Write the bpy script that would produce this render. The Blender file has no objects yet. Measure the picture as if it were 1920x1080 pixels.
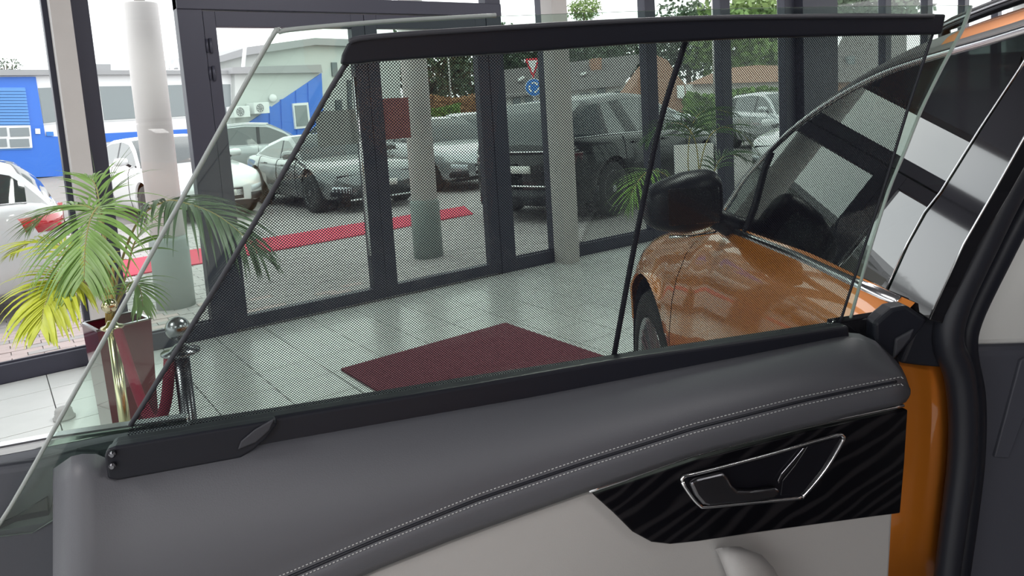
import bpy, bmesh, math, random
import numpy as np
from mathutils import Vector, Matrix
random.seed(7)
S = bpy.context.scene
COL = S.collection
PI = math.pi

# ------------------------------------------------------------------ camera
F, PX, PY = 1387.0, 960.0, 371.5          # focal length and principal point in pixels of the 1920x1080 frame
yaw, pit, rol = [math.radians(v) for v in (54.67, 7.05, -3.61)]
fw = np.array([math.cos(yaw)*math.cos(pit), math.sin(yaw)*math.cos(pit), -math.sin(pit)])
rt0 = np.array([math.sin(yaw), -math.cos(yaw), 0.0]); up0 = np.cross(rt0, fw)
rt = rt0*math.cos(rol) + up0*math.sin(rol)
up = -rt0*math.sin(rol) + up0*math.cos(rol)
C0 = np.array([0, 0, 1.5])
cd = bpy.data.cameras.new('camera'); cam = bpy.data.objects.new('camera', cd); COL.objects.link(cam)
cam.matrix_world = Matrix(((rt[0], up[0], -fw[0], C0[0]), (rt[1], up[1], -fw[1], C0[1]), (rt[2], up[2], -fw[2], C0[2]), (0, 0, 0, 1)))
cd.sensor_width = 36; cd.lens = 36*F/1920; cd.clip_start = 0.02; cd.clip_end = 500
cd.shift_x = -(PX-960)/1920; cd.shift_y = (PY-540)/1920
S.camera = cam
# ------------------------------------------------------------------ sky, lights, exposure
W = bpy.data.worlds.new('overcast'); S.world = W; W.use_nodes = True
wn = W.node_tree.nodes; wl = W.node_tree.links
bg = wn['Background']; bg.inputs['Strength'].default_value = 2.3
tc = wn.new('ShaderNodeTexCoord'); nz = wn.new('ShaderNodeTexNoise'); nz.inputs['Scale'].default_value = 2.2; nz.inputs['Detail'].default_value = 5
rp = wn.new('ShaderNodeValToRGB'); rp.color_ramp.elements[0].color = (.78, .80, .83, 1); rp.color_ramp.elements[1].color = (1, 1, 1, 1)
rp.color_ramp.elements[0].position = .35; rp.color_ramp.elements[1].position = .62
wl.new(tc.outputs['Generated'], nz.inputs['Vector']); wl.new(nz.outputs['Fac'], rp.inputs['Fac']); wl.new(rp.outputs['Color'], bg.inputs['Color'])
vs = S.view_settings; vs.view_transform = 'Standard'; vs.look = 'None'; vs.gamma = 1.0; vs.use_curve_mapping = False; vs.exposure = 0.35
S.cycles.transparent_max_bounces = 32
S.cycles.max_bounces = 8
def area(name, loc, sx, sy, power, rot=(0, 0, 0), color=(1, 1, 1)):
    l = bpy.data.lights.new(name, 'AREA'); l.shape = 'RECTANGLE'; l.size = sx; l.size_y = sy; l.energy = power; l.color = color
    o = bpy.data.objects.new(name, l); o.location = loc; o.rotation_euler = rot; COL.objects.link(o); return o
for i, (x, y) in enumerate(((-2.5, 2.2), (-2.5, -2.5), (2.5, -2.5), (7, 1.0), (7, -3.0), (2.6, 2.6), (-6.5, 0))):
    area('ceiling_lamp_light', (x, y, 3.9), 1.2, 1.2, 95, color=(1, .98, .96))

# ------------------------------------------------------------------ unprojection helpers (metres, real places)
def ray(x, y): return rt*(x-PX)/F - up*(y-PY)/F + fw
def onz(x, y, z=0.): d = ray(x, y); return C0 + d*(z-C0[2])/d[2]
def ony(x, y, Y): d = ray(x, y); return C0 + d*Y/d[1]
def ondep(x, y, D): return C0 + ray(x, y)*D
def onpl(x, y, p, n):
    d = ray(x, y); n = np.array(n, float); return C0 + d*(((np.array(p)-C0)@n)/(d@n))
def hd(a): a = math.radians(a); return np.array([math.cos(a), math.sin(a), 0.])
fh = hd(54.67); rh = hd(54.67-90); ZZ = np.array([0, 0, 1.])
U = hd(56); N = hd(146)                          # orange car: forward, outboard left
OC = C0 + fh*1.12 + rh*.52; OC[2] = 0
def car(a, b, z): return OC + U*a + N*b + ZZ*z
def pcar(x, y, b):
    p = onpl(x, y, OC+N*b, N) - OC; return p@U, p[2]
ED = hd(161); ND = hd(251)                       # open rear door: hinge to rear edge, towards the cabin side
DO = C0 + fh*.93; DO[2] = 0
def door(s, d, z): return DO + ED*s + ND*d + ZZ*z
def pdoor(x, y, d, lean=0., z0=1.15):
    n = ND - ZZ*lean
    return onpl(x, y, DO+ND*d+ZZ*z0, n)

# ------------------------------------------------------------------ materials
MATS = {}
def mat(name, col, rough=.5, metal=0., bump=None, coat=0., var=None, emis=None, spec=.5, sheen=0.):
    if name in MATS: return MATS[name]
    m = bpy.data.materials.new(name); m.use_nodes = True; n = m.node_tree.nodes; l = m.node_tree.links; b = n['Principled BSDF']
    b.inputs['Base Color'].default_value = (*col, 1); b.inputs['Roughness'].default_value = rough; b.inputs['Metallic'].default_value = metal
    b.inputs['Coat Weight'].default_value = coat; b.inputs['Specular IOR Level'].default_value = spec; b.inputs['Coat Roughness'].default_value = .03
    t = n.new('ShaderNodeTexCoord')
    if var:
        z = n.new('ShaderNodeTexNoise'); z.inputs['Scale'].default_value = var[0]; z.inputs['Detail'].default_value = 4
        mx = n.new('ShaderNodeMix'); mx.data_type = 'RGBA'
        mx.inputs['A'].default_value = (*[c*(1-var[1]) for c in col], 1); mx.inputs['B'].default_value = (*[min(1, c*(1+var[1])) for c in col], 1)
        l.new(t.outputs['Object'], z.inputs['Vector']); l.new(z.outputs['Fac'], mx.inputs['Factor']); l.new(mx.outputs['Result'], b.inputs['Base Color'])
    if bump:
        z = n.new('ShaderNodeTexNoise'); z.inputs['Scale'].default_value = bump[0]; z.inputs['Detail'].default_value = 3
        bp = n.new('ShaderNodeBump'); bp.inputs['Strength'].default_value = bump[1]; bp.inputs['Distance'].default_value = bump[2] if len(bump) > 2 else .002
        l.new(t.outputs['Object'], z.inputs['Vector']); l.new(z.outputs['Fac'], bp.inputs['Height']); l.new(bp.outputs['Normal'], b.inputs['Normal'])
    if emis: b.inputs['Emission Color'].default_value = (*emis[0], 1); b.inputs['Emission Strength'].default_value = emis[1]
    MATS[name] = m; return m
def glass(name, tint, refl=1.0, rough=0., ior=1.5):
    """thin clear sheet: see-through with Fresnel reflection"""
    m = bpy.data.materials.new(name); m.use_nodes = True; n = m.node_tree.nodes; l = m.node_tree.links; n.clear()
    o = n.new('ShaderNodeOutputMaterial'); t = n.new('ShaderNodeBsdfTransparent'); g = n.new('ShaderNodeBsdfGlossy'); mx = n.new('ShaderNodeMixShader')
    t.inputs['Color'].default_value = (*tint, 1); g.inputs['Roughness'].default_value = rough; g.inputs['Color'].default_value = (refl, refl, refl, 1)
    ge = n.new('ShaderNodeNewGeometry'); dt = n.new('ShaderNodeVectorMath'); dt.operation = 'DOT_PRODUCT'
    l.new(ge.outputs['Incoming'], dt.inputs[0]); l.new(ge.outputs['Normal'], dt.inputs[1])
    def mth(op, a, b=None):
        q = n.new('ShaderNodeMath'); q.operation = op
        for i, v in enumerate((a, b)):
            if v is None: continue
            if hasattr(v, 'is_output'): l.new(v, q.inputs[i])
            else: q.inputs[i].default_value = v
        return q.outputs[0]
    c = mth('ABSOLUTE', dt.outputs['Value']); k = mth('POWER', mth('SUBTRACT', 1.0, c), 5.0)      # Schlick, the same from both sides
    f0 = ((ior-1)/(ior+1))**2
    fr = mth('ADD', mth('MULTIPLY', k, 1-f0), f0)
    l.new(fr, mx.inputs['Fac']); l.new(t.outputs['BSDF'], mx.inputs[1]); l.new(g.outputs['BSDF'], mx.inputs[2]); l.new(mx.outputs['Shader'], o.inputs['Surface'])
    return m
M = dict(
 frame=mat('anthracite_aluminium', (.036, .037, .056), .45, .2, bump=(300, .1, .0003)),
 colgrey=mat('warm_grey_steel', (.42, .40, .39), .5, 0, var=(6, .06)),
 tile=mat('pale_floor_tile', (.56, .58, .57), .26, 0, var=(9, .05), bump=(30, .12, .0006)),
 grout=mat('dark_grout', (.10, .10, .10), .8),
 white=mat('white_paint', (.78, .78, .77), .6, var=(2, .04)),
 ceil=mat('dark_ceiling', (.09, .09, .10), .8),
 paver=mat('grey_paver', (.40, .37, .37), .85, var=(5, .22), bump=(60, .4, .003)),
 paver2=mat('reddish_paver', (.50, .40, .39), .85, var=(5, .2), bump=(60, .4, .003)),
 asphalt=mat('yard_paving', (.25, .235, .23), .9, var=(1.5, .15), bump=(25, .6, .008)),
 carpet=mat('red_carpet', (.56, .055, .10), .95, var=(20, .15), bump=(200, .6, .003)),
 mat_=mat('maroon_mat', (.15, .036, .052), .95, var=(30, .15), bump=(300, .5, .002)),
 colw=mat('white_round_column', (.80, .76, .75), .55, var=(3, .06)),
 colb=mat('grey_green_plinth', (.33, .37, .36), .7, var=(6, .08)),
 leather=mat('dark_grey_leather', (.076, .077, .090), .52, bump=(700, .35, .0006), var=(3, .06)),
 lgrey=mat('light_grey_leather', (.36, .35, .345), .55, bump=(600, .3, .0005), var=(3, .04)),
 blackp=mat('black_plastic', (.011, .012, .018), .40, spec=.25, bump=(500, .15, .0003)),
 blackm=mat('matt_black_plastic', (.030, .031, .040), .6, bump=(500, .3, .0004)),
 gloss=mat('gloss_black', (.008, .008, .010), .06, coat=1.),
 rubber=mat('black_rubber', (.014, .015, .021), .42, spec=.3),
 chrome=mat('satin_chrome', (.72, .72, .74), .18, 1.),
 dchrome=mat('dark_chrome', (.20, .20, .22), .25, 1.),
 gold=mat('polished_brass', (.50, .46, .30), .2, 1.),
 orange=mat('orange_car_paint', (.64, .20, .022), .3, .4, coat=1.),
 maroon=mat('glossy_maroon', (.10, .008, .020), .08, coat=1.),
 soil=mat('potting_soil', (.03, .022, .016), .95, bump=(80, 1, .01)),
 leaf=mat('palm_leaf', (.17, .30, .075), .45, var=(14, .3)),
 leafy=mat('yellowing_palm_leaf', (.50, .56, .05), .45, var=(18, .3)),
 leafd=mat('palm_leaf_silhouette', (.060, .105, .05), .5, var=(10, .3)),  # leaf green darkened to give the backlit silhouette look
 stem=mat('palm_stem', (.30, .26, .10), .6, var=(20, .3)),
 rope=mat('maroon_velvet', (.16, .012, .03), .9, sheen=.5),
 blue=mat('blue_cladding', (.035, .16, .62), .5, var=(1, .06)),
 blued=mat('blue_shutter', (.10, .28, .62), .5, var=(1, .06)),
 lwall=mat('pale_cladding', (.78, .78, .79), .7, var=(.4, .04)),
 gwall=mat('grey_render', (.54, .56, .545), .8, var=(.6, .05)),
 roofg=mat('grey_roof_edge', (.32, .32, .33), .7, var=(1, .06)),
 droof=mat('dark_roof', (.11, .10, .10), .9, var=(4, .35)),
 brick=mat('red_brown_brick', (.30, .17, .12), .9, var=(6, .25)),
 wwall=mat('white_render', (.72, .72, .70), .8, var=(1, .05)),
 bowl=mat('satin_black_bowl', (.006, .006, .009), .3, spec=.25), wglass=mat('dark_window', (.10, .12, .13), .12, spec=.6),
 winp=mat('grey_window', (.22, .25, .26), .25),
 tree=mat('dark_tree_leaves', (.060, .095, .050), .7, var=(3, .4)),
 tree2=mat('green_tree_leaves', (.16, .24, .07), .7, var=(3, .4)),
 hedge=mat('green_hedge', (.13, .22, .05), .8, var=(3, .4)),
 ohedge=mat('rusty_hedge', (.36, .20, .10), .8, var=(3, .35)),
 bark=mat('tree_bark', (.10, .08, .06), .9, var=(8, .3)),
 cglass=mat('car_window', (.045, .055, .06), .04, spec=.9),
 tire=mat('tyre_rubber', (.018, .018, .020), .75),
 rim=mat('alloy_rim', (.42, .42, .44), .3, .9),
 redl=mat('red_tail_lamp', (.55, .02, .03), .15, coat=1.),
 headl=mat('head_lamp', (.60, .65, .70), .1, coat=1.),
 plate=mat('number_plate', (.75, .75, .72), .5),
 fixw=mat('white_metal', (.75, .76, .76), .5),
 signred=mat('sign_red', (.60, .03, .05), .5), signblue=mat('sign_blue', (.04, .20, .60), .5),
 notice=mat('grey_notice', (.30, .31, .30), .6), noticer=mat('dark_red_notice', (.20, .07, .075), .6),
 pillarg=mat('pillar_trim_light', (.50, .50, .49), .7, bump=(400, .2, .0004)),
 pillard=mat('pillar_trim_dark', (.045, .047, .062), .6, bump=(500, .3, .0004)),
)
GL = glass('window_glass', (.93, .96, .95))
GT = glass('green_tinted_glass', (.82, .89, .845), .9)
GTS = glass('front_tinted_glass', (.16, .19, .18), 1.0, ior=2.3)
EDGE = mat('glass_edge', (.33, .36, .35), .25)
# wood
def wood():
    m = bpy.data.materials.new('dark_ash_veneer'); m.use_nodes = True; n = m.node_tree.nodes; l = m.node_tree.links; b = n['Principled BSDF']
    t = n.new('ShaderNodeTexCoord'); mp = n.new('ShaderNodeMapping'); mp.inputs['Rotation'].default_value = (0, 0, 0)
    w = n.new('ShaderNodeTexWave'); w.wave_type = 'BANDS'; w.bands_direction = 'Y'; w.inputs['Scale'].default_value = 15; w.inputs['Distortion'].default_value = 11.0; w.inputs['Detail'].default_value = 3; w.inputs['Detail Scale'].default_value = .7
    r = n.new('ShaderNodeValToRGB'); r.color_ramp.elements[0].color = (.0025, .0025, .004, 1); r.color_ramp.elements[1].color = (.013, .012, .014, 1)
    r.color_ramp.elements[0].position = .55; r.color_ramp.elements[1].position = .95
    l.new(t.outputs['UV'], mp.inputs['Vector']); l.new(mp.outputs['Vector'], w.inputs['Vector']); l.new(w.outputs['Color'], r.inputs['Fac']); l.new(r.outputs['Color'], b.inputs['Base Color'])
    b.inputs['Roughness'].default_value = .30; b.inputs['Specular IOR Level'].default_value = .12; return m
M['wood'] = wood()
# perforated shade fabric: real open holes at a 2.6 mm pitch, laid out in the cloth's own coordinates
def mesh_fabric():
    m = bpy.data.materials.new('perforated_shade_fabric'); m.use_nodes = True; n = m.node_tree.nodes; l = m.node_tree.links; n.clear()
    o = n.new('ShaderNodeOutputMaterial'); d = n.new('ShaderNodeBsdfDiffuse'); d.inputs['Color'].default_value = (.018, .018, .026, 1)
    t = n.new('ShaderNodeBsdfTransparent'); mx = n.new('ShaderNodeMixShader'); uv = n.new('ShaderNodeTexCoord')
    mp = n.new('ShaderNodeMapping'); mp.inputs['Rotation'].default_value = (0, 0, math.radians(45)); mp.inputs['Scale'].default_value = (430, 430, 430)
    v = n.new('ShaderNodeTexVoronoi'); v.voronoi_dimensions = '2D'; v.inputs['Scale'].default_value = 1.0; v.inputs['Randomness'].default_value = 0.0
    lt = n.new('ShaderNodeMath'); lt.operation = 'LESS_THAN'; lt.inputs[1].default_value = .415
    l.new(uv.outputs['UV'], mp.inputs['Vector']); l.new(mp.outputs['Vector'], v.inputs['Vector']); l.new(v.outputs['Distance'], lt.inputs[0])
    l.new(lt.outputs[0], mx.inputs['Fac']); l.new(d.outputs[0], mx.inputs[1]); l.new(t.outputs[0], mx.inputs[2]); l.new(mx.outputs[0], o.inputs['Surface'])
    return m
M['fabric'] = mesh_fabric()

# ------------------------------------------------------------------ mesh helpers
def link(name, me, m, parent=None, smooth=False):
    if m is not None and len(me.materials) == 0: me.materials.append(m)
    if smooth:
        for p in me.polygons: p.use_smooth = True
    o = bpy.data.objects.new(name, me); COL.objects.link(o)
    if parent is not None:
        o.parent = parent; o.matrix_parent_inverse = parent.matrix_basis.inverted()
    return o
def mesh(name, vs_, fs, m, parent=None, smooth=False):
    me = bpy.data.meshes.new(name); me.from_pydata([tuple(map(float, v)) for v in vs_], [], fs); me.validate()
    bm = bmesh.new(); bm.from_mesh(me); bmesh.ops.recalc_face_normals(bm, faces=bm.faces); bm.to_mesh(me); bm.free()
    return link(name, me, m, parent, smooth)
def empty(name, loc, label=None, cat=None, group=None, rz=0., kind=None):
    o = bpy.data.objects.new(name, None); o.location = tuple(map(float, loc)); o.rotation_euler = (0, 0, rz); o.empty_display_size = .1; COL.objects.link(o)
    tag(o, label, cat, group, kind); return o
def tag(o, label=None, cat=None, group=None, kind=None):
    for k, v in (('label', label), ('category', cat), ('group', group), ('kind', kind)):
        if v: o[k] = v
    return o
class MB:
    def __init__(s): s.v = []; s.f = []
    def add(s, v, f):
        k = len(s.v); s.v += [tuple(map(float, p)) for p in v]; s.f += [tuple(i+k for i in q) for q in f]; return s
    def box(s, x0, y0, z0, x1, y1, z1):
        v = [(x, y, z) for z in (z0, z1) for y in (y0, y1) for x in (x0, x1)]
        return s.add(v, [(0, 2, 3, 1), (4, 5, 7, 6), (0, 1, 5, 4), (2, 6, 7, 3), (0, 4, 6, 2), (1, 3, 7, 5)])
    def obox(s, c, ax, ay, az):
        c, ax, ay, az = [np.array(q, float) for q in (c, ax, ay, az)]
        v = [c+i*ax+j*ay+k*az for k in (-1, 1) for j in (-1, 1) for i in (-1, 1)]
        return s.add(v, [(0, 2, 3, 1), (4, 5, 7, 6), (0, 1, 5, 4), (2, 6, 7, 3), (0, 4, 6, 2), (1, 3, 7, 5)])
    def tube(s, pts, r, n=8, cap=True):
        pts = [np.array(p, float) for p in pts]; k0 = len(s.v); rr = r if hasattr(r, '__len__') else [r]*len(pts); ref = None
        for i, p in enumerate(pts):
            t = pts[min(i+1, len(pts)-1)] - pts[max(i-1, 0)]; t = t/(np.linalg.norm(t)+1e-12)
            if ref is None: ref = np.array([0, 0, 1.]) if abs(t[2]) < .9 else np.array([1., 0, 0])
            x = ref - t*(ref@t); x /= np.linalg.norm(x); y = np.cross(t, x); ref = x
            for j in range(n):
                a = 2*PI*j/n; s.v.append(tuple(p + rr[i]*(x*math.cos(a)+y*math.sin(a))))
        for i in range(len(pts)-1):
            for j in range(n):
                a = k0+i*n+j; b = k0+i*n+(j+1) % n; s.f.append((a, b, b+n, a+n))
        if cap:
            s.f.append(tuple(k0+j for j in range(n))[::-1]); s.f.append(tuple(k0+(len(pts)-1)*n+j for j in range(n)))
        return s
    def lathe(s, prof, c=(0, 0, 0), n=24, axis='z'):
        k0 = len(s.v)
        for r, z in prof:
            for j in range(n):
                a = 2*PI*j/n
                p = (r*math.cos(a), r*math.sin(a), z) if axis == 'z' else (r*math.cos(a), z, r*math.sin(a))
                s.v.append((p[0]+c[0], p[1]+c[1], p[2]+c[2]))
        for i in range(len(prof)-1):
            for j in range(n):
                a = k0+i*n+j; b = k0+i*n+(j+1) % n; s.f.append((a, b, b+n, a+n))
        s.f.append(tuple(k0+j for j in range(n))[::-1]); s.f.append(tuple(k0+(len(prof)-1)*n+j for j in range(n)))
        return s
    def build(s, name, m, parent=None, smooth=False, world=False, bevel=0.):
        o = mesh(name, s.v, s.f, m, parent, smooth)
        if parent is not None and not world: o.matrix_parent_inverse = Matrix.Identity(4)
        if bevel: bev(o, bevel)
        return o
def bev(o, w, seg=2):
    b = o.modifiers.new('bevel', 'BEVEL'); b.width = w; b.segments = seg; b.limit_method = 'ANGLE'; b.angle_limit = .7; return o
def grid(rows, name, m, parent=None, smooth=True, thick=0., close=False, uv=None):
    """rows of world points -> surface"""
    nr, nc = len(rows), len(rows[0]); v = [p for r in rows for p in r]; f = []
    for i in range(nr-1):
        for j in range(nc-1): f.append((i*nc+j, i*nc+j+1, (i+1)*nc+j+1, (i+1)*nc+j))
    o = mesh(name, v, f, m, parent, smooth)
    if thick: sm = o.modifiers.new('thickness', 'SOLIDIFY'); sm.thickness = thick; sm.offset = 0
    return o
def slab(name, pts, depth, m, parent=None, bevel=0., smooth=False):
    """outline (world points, roughly planar) extruded by the vector depth"""
    n = len(pts); pts = [np.array(p, float) for p in pts]; dv = np.array(depth, float)
    v = pts + [p+dv for p in pts]; f = [tuple(range(n))[::-1], tuple(range(n, 2*n))] + [(i, (i+1) % n, n+(i+1) % n, n+i) for i in range(n)]
    o = mesh(name, v, f, m, parent, smooth)
    if bevel: bev(o, bevel, 3)
    return o
def smoothpts(P, k=6, closed=False):
    """Catmull-Rom through the points"""
    P = [np.array(p, float) for p in P]; out = []; n = len(P)
    rng = range(n if closed else n-1)
    for i in rng:
        g = (lambda j: P[j % n]) if closed else (lambda j: P[max(0, min(n-1, j))])
        p0, p1, p2, p3 = g(i-1), g(i), g(i+1), g(i+2)
        for t in np.linspace(0, 1, k, endpoint=False):
            out.append(.5*((2*p1)+(-p0+p2)*t+(2*p0-5*p1+4*p2-p3)*t*t+(-p0+3*p1-3*p2+p3)*t**3))
    if not closed: out.append(P[-1])
    return out
def ipx(pts, x):
    """y of a pixel curve at x"""
    xs = [p[0] for p in pts]; ys = [p[1] for p in pts]
    if x <= xs[0]: return ys[0] + (ys[1]-ys[0])/(xs[1]-xs[0])*(x-xs[0])
    if x >= xs[-1]: return ys[-1] + (ys[-1]-ys[-2])/(xs[-1]-xs[-2])*(x-xs[-1])
    return float(np.interp(x, xs, ys))
# ------------------------------------------------------------------ showroom shell
GZ = -.08                                  # yard level
fl = tag(MB().box(-9, -8, -.16, 15, 5.52, -.006).build('floor', M['grout']), kind='structure')
TX, TY, GX, GY = 1.19, 4.785, .342, .333
def tilebox(w, d): return MB().box(-w/2+.003, -d/2+.003, -.012, w/2-.003, d/2-.003, 0)
tb = tilebox(GX, GY); tme = bpy.data.meshes.new('floor_tile'); tme.from_pydata(tb.v, [], tb.f); tme.materials.append(M['tile'])
inner = set(); rest = MB(); first = True
for i in range(-26, 38):
    for j in range(-38, 2):
        x, y = TX+GX*(i+.5), TY+GY*(j+.5); y1 = y
        if x < -8.8 or x > 14.8 or y < -7.8: continue
        if -5 <= i < 16 and -8 <= j < 2:
            o = bpy.data.objects.new('floor_tile', tme); COL.objects.link(o); o.parent = fl; o.location = (x, y, random.uniform(-.0006, .0006))
        else:
            rest.box(x-GX/2+.003, y-GY/2+.003, -.012, x+GX/2-.003, y+GY/2-.003, 0)
tag(rest.build('floor_tile', M['tile'], fl), kind='stuff')
HC = 4.0
tag(MB().box(-9, -8, HC, 15, 5.7, HC+.2).build('ceiling', M['ceil']), kind='structure')
tag(MB().box(-9, -8.2, 0, 15, -8, HC).build('wall_back', M['white']), kind='structure')
wr = MB(); wr.box(15, -8.2, 0, 15.2, 5.7, .5); wr.box(15, -8.2, 3.2, 15.2, 5.7, HC)
for y in (-8.2, -3.8, .8, 5.4): wr.box(15, y, .5, 15.2, y+.3, 3.2)
tag(wr.build('wall_right', M['white']), kind='structure')
wlft = MB(); wlft.box(-9.2, -8.2, 0, -9, 5.7, .25); wlft.box(-9.2, -8.2, 3.3, -9, 5.7, HC)
for y in (-8.2, -4.8, -1.4, 2.0, 5.4): wlft.box(-9.2, y, .25, -9, y+.3, 3.3)
tag(wlft.build('wall_left', M['white']), kind='structure')
# glazed front wall
wf = tag(MB().box(-9, 5.42, 2.78, 15, 5.62, HC).build('wall_front', M['frame']), kind='structure')
YF = 5.5
def post(x0, x1, z0=0., z1=2.78, y0=5.45, y1=5.56, name='frame_post'):
    return MB().box(x0, y0, z0, x1, y1, z1).build(name, M['frame'], wf, bevel=.004)
posts = [(-5.6, -5.45), (-3.6, -3.45), (-1.55, -1.4), (.411, .668), (1.19, 1.352), (3.71, 3.868), (4.333, 4.50), (5.675, 5.824), (6.865, 7.033), (8.066, 8.26), (8.97, 9.21), (10.4, 10.56), (11.6, 11.76), (12.8, 12.96), (14.0, 14.16)]
for a, b in posts: post(a, b)
for (x0, x1) in ((-9, 1.19), (3.868, 15)): MB().box(x0, 5.456, -.003, x1, 5.555, .115).build('sill_rail', M['frame'], wf, bevel=.004)
MB().box(1.19, 5.44, 2.295, 3.868, 5.57, 2.40).build('door_head_rail', M['frame'], wf, bevel=.004)
gaps = [(-9, -5.6)]+[(posts[i][1], posts[i+1][0]) for i in range(len(posts)-1)]+[(14.16, 15)]
wn_ = 1
for (a, b) in gaps:
    if abs(a-8.26) < .01: continue
    z0 = .115
    if abs(a-1.352) < .01: z0 = 2.40
    w = tag(MB().box(a, 5.49, z0, b, 5.50, z0+.01).build('window_%d' % wn_, M['frame']), kind='structure'); wn_ += 1
    tag(mesh('pane', [(a, 5.5, z0), (b, 5.5, z0), (b, 5.5, 2.78), (a, 5.5, 2.78)], [(0, 1, 2, 3)], GL, w))
# door: two glazed leaves
d1 = empty('door_1', (1.35, 5.5, 0), kind='structure')
def leaf(x0, x1, gl, gr):
    m = MB(); y0, y1 = 5.455, 5.535
    m.box(x0, y0, .012, gl, y1, 2.285); m.box(gr, y0, .012, x1, y1, 2.285); m.box(gl, y0, .012, gr, y1, .105); m.box(gl, y0, 2.18, gr, y1, 2.285)
    o = m.build('door_leaf', M['frame'], d1, world=True, bevel=.003)
    o.matrix_parent_inverse = Matrix.Translation((-1.35, -5.5, 0))
    p = mesh('pane', [(gl, 5.5, .105), (gr, 5.5, .105), (gr, 5.5, 2.18), (gl, 5.5, 2.18)], [(0, 1, 2, 3)], GL, None); p.parent = o
    return o
l1 = leaf(1.354, 2.553, 1.436, 2.445); l2 = leaf(2.557, 3.706, 2.66, 3.594)
for x, lf in ((2.40, l1),):
    h = MB(); h.tube([(x, 5.375, .40), (x, 5.375, 1.80)], .014, 12)
    for z in (.55, 1.2, 1.68): h.tube([(x, 5.375, z), (x+.03, 5.455, z)], .009, 8)
    o = h.build('door_handle', M['chrome'], None, smooth=True); o.parent = lf
for z in (1.86, 2.05, .6):
    h = MB(); h.tube([(1.385, 5.448, z-.05), (1.385, 5.448, z+.05)], .011, 10); h.tube([(1.36, 5.448, z-.045), (1.36, 5.448, z+.045)], .009, 10)
    o = h.build('hinge', M['frame'], None, smooth=True); o.parent = l1
def steelcol(nm, x0, x1, y0=5.26, y1=5.44, m='colgrey'):
    b = MB(); b.box(x0, y0, 0, x1, y1, HC)
    return tag(b.build(nm, M[m], bevel=.003), kind='structure')
xa = ony(97, 40, 5.30)[0]; xb = ony(137, 40, 5.30)[0]
steelcol('trim_1', xa, xb, 5.30, 5.445)
xa = ony(1040, 110, 5.28)[0]; xb = ony(1068, 110, 5.28)[0]
steelcol('trim_2', xa, xb, 5.28, 5.445)
steelcol('trim_3', 8.30, 8.62, 5.36, 5.5, 'frame'); steelcol('trim_4', 8.64, 8.94, 5.38, 5.5, 'frame')
# notices on the door glass
tag(MB().box(2.10, 5.476, 1.285, 2.43, 5.484, 1.555).build('notice_board', M['notice']), 'grey rectangular notice on the left glass door leaf', 'sign')
tag(MB().box(2.67, 5.476, 1.297, 2.90, 5.484, 1.628).build('notice_board', M['noticer']), 'dark red notice on the glass beside the middle door stile', 'sign')
# maroon mat on the floor
q = [(1.585, 4.115), (2.815, 4.145), (2.83, 3.0), (1.6, 2.97)]
tag(slab('floor_mat', [(x, y, .001) for x, y in q], (0, 0, .012), M['mat_'], bevel=.003), 'dark maroon door mat lying on pale floor tiles', 'mat')
# ------------------------------------------------------------------ yard
yd = tag(MB().box(-60, 5.56, GZ-.3, 120, 160, GZ-.012).build('yard_ground', M['asphalt']), kind='structure')
pm = {}
for k in ('paver', 'paver2'):
    b = MB().box(-.097, -.047, -.05, .097, .047, 0); me = bpy.data.meshes.new('paving_brick'); me.from_pydata(b.v, [], b.f); me.materials.append(M[k]); pm[k] = me
cand = []
for j in range(0, 130):
    for i in range(-22, 52):
        x = i*.2+(.1 if j % 2 else 0); y = 5.62+j*.1
        if y > 18.4 or x < -3.2+(-.2*y) : continue
        cand.append((x, y))
def infront(x, y):
    v = np.array([x, y, GZ])-C0; z = v@fw
    if z < .1: return False
    return -50 < PX+F*(v@rt)/z < 1100
near = sorted([c for c in cand if infront(*c)], key=lambda c: c[0]**2+c[1]**2)
top = set(near[:300])
for (x, y) in near[:300]:
    o = bpy.data.objects.new('paving_brick', pm['paver2' if (x < 1.1 and random.random() < .8) or random.random() < .15 else 'paver']); COL.objects.link(o); o.parent = yd; o.location = (x, y, GZ+random.uniform(-.002, .002)); o.rotation_euler = (random.uniform(-.01, .01), random.uniform(-.01, .01), 0)
st = MB()
for (x, y) in near[300:]:
    if y > 14: continue
    z = GZ+random.uniform(-.002, .002); st.box(x-.097, y-.047, z-.05, x+.097, y+.047, z)
tag(st.build('paving_brick', M['paver'], yd), kind='stuff')
# red carpet outside
cp = [(.75, 8.90), (1.3, 8.93), (3.2, 9.05), (5.9, 9.36)]; ct = [(.75, 10.02), (1.5, 10.06), (3.4, 10.1), (6.3, 10.26)]
b = MB(); n_ = 30
A_ = smoothpts([(*p, 0) for p in cp], 8); B_ = smoothpts([(*p, 0) for p in ct], 8); k_ = len(A_)
vs_ = [(p[0], p[1], GZ+.004) for p in A_]+[(p[0], p[1], GZ+.004) for p in B_]+[(p[0], p[1], GZ+.016+.003*math.sin(p[0]*5)) for p in A_]+[(p[0], p[1], GZ+.016+.003*math.sin(p[0]*5)) for p in B_]
fs_ = []
for i in range(k_-1):
    fs_ += [(i, i+1, k_+i+1, k_+i), (2*k_+i, 2*k_+i+1, 3*k_+i+1, 3*k_+i), (i, i+1, 2*k_+i+1, 2*k_+i), (k_+i, k_+i+1, 3*k_+i+1, 3*k_+i)]
fs_ += [(0, k_, 3*k_, 2*k_), (k_-1, 2*k_-1, 4*k_-1, 3*k_-1)]
tag(mesh('red_carpet', vs_, fs_, M['carpet']), 'long red carpet strip laid across the yard paving', 'carpet')
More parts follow.
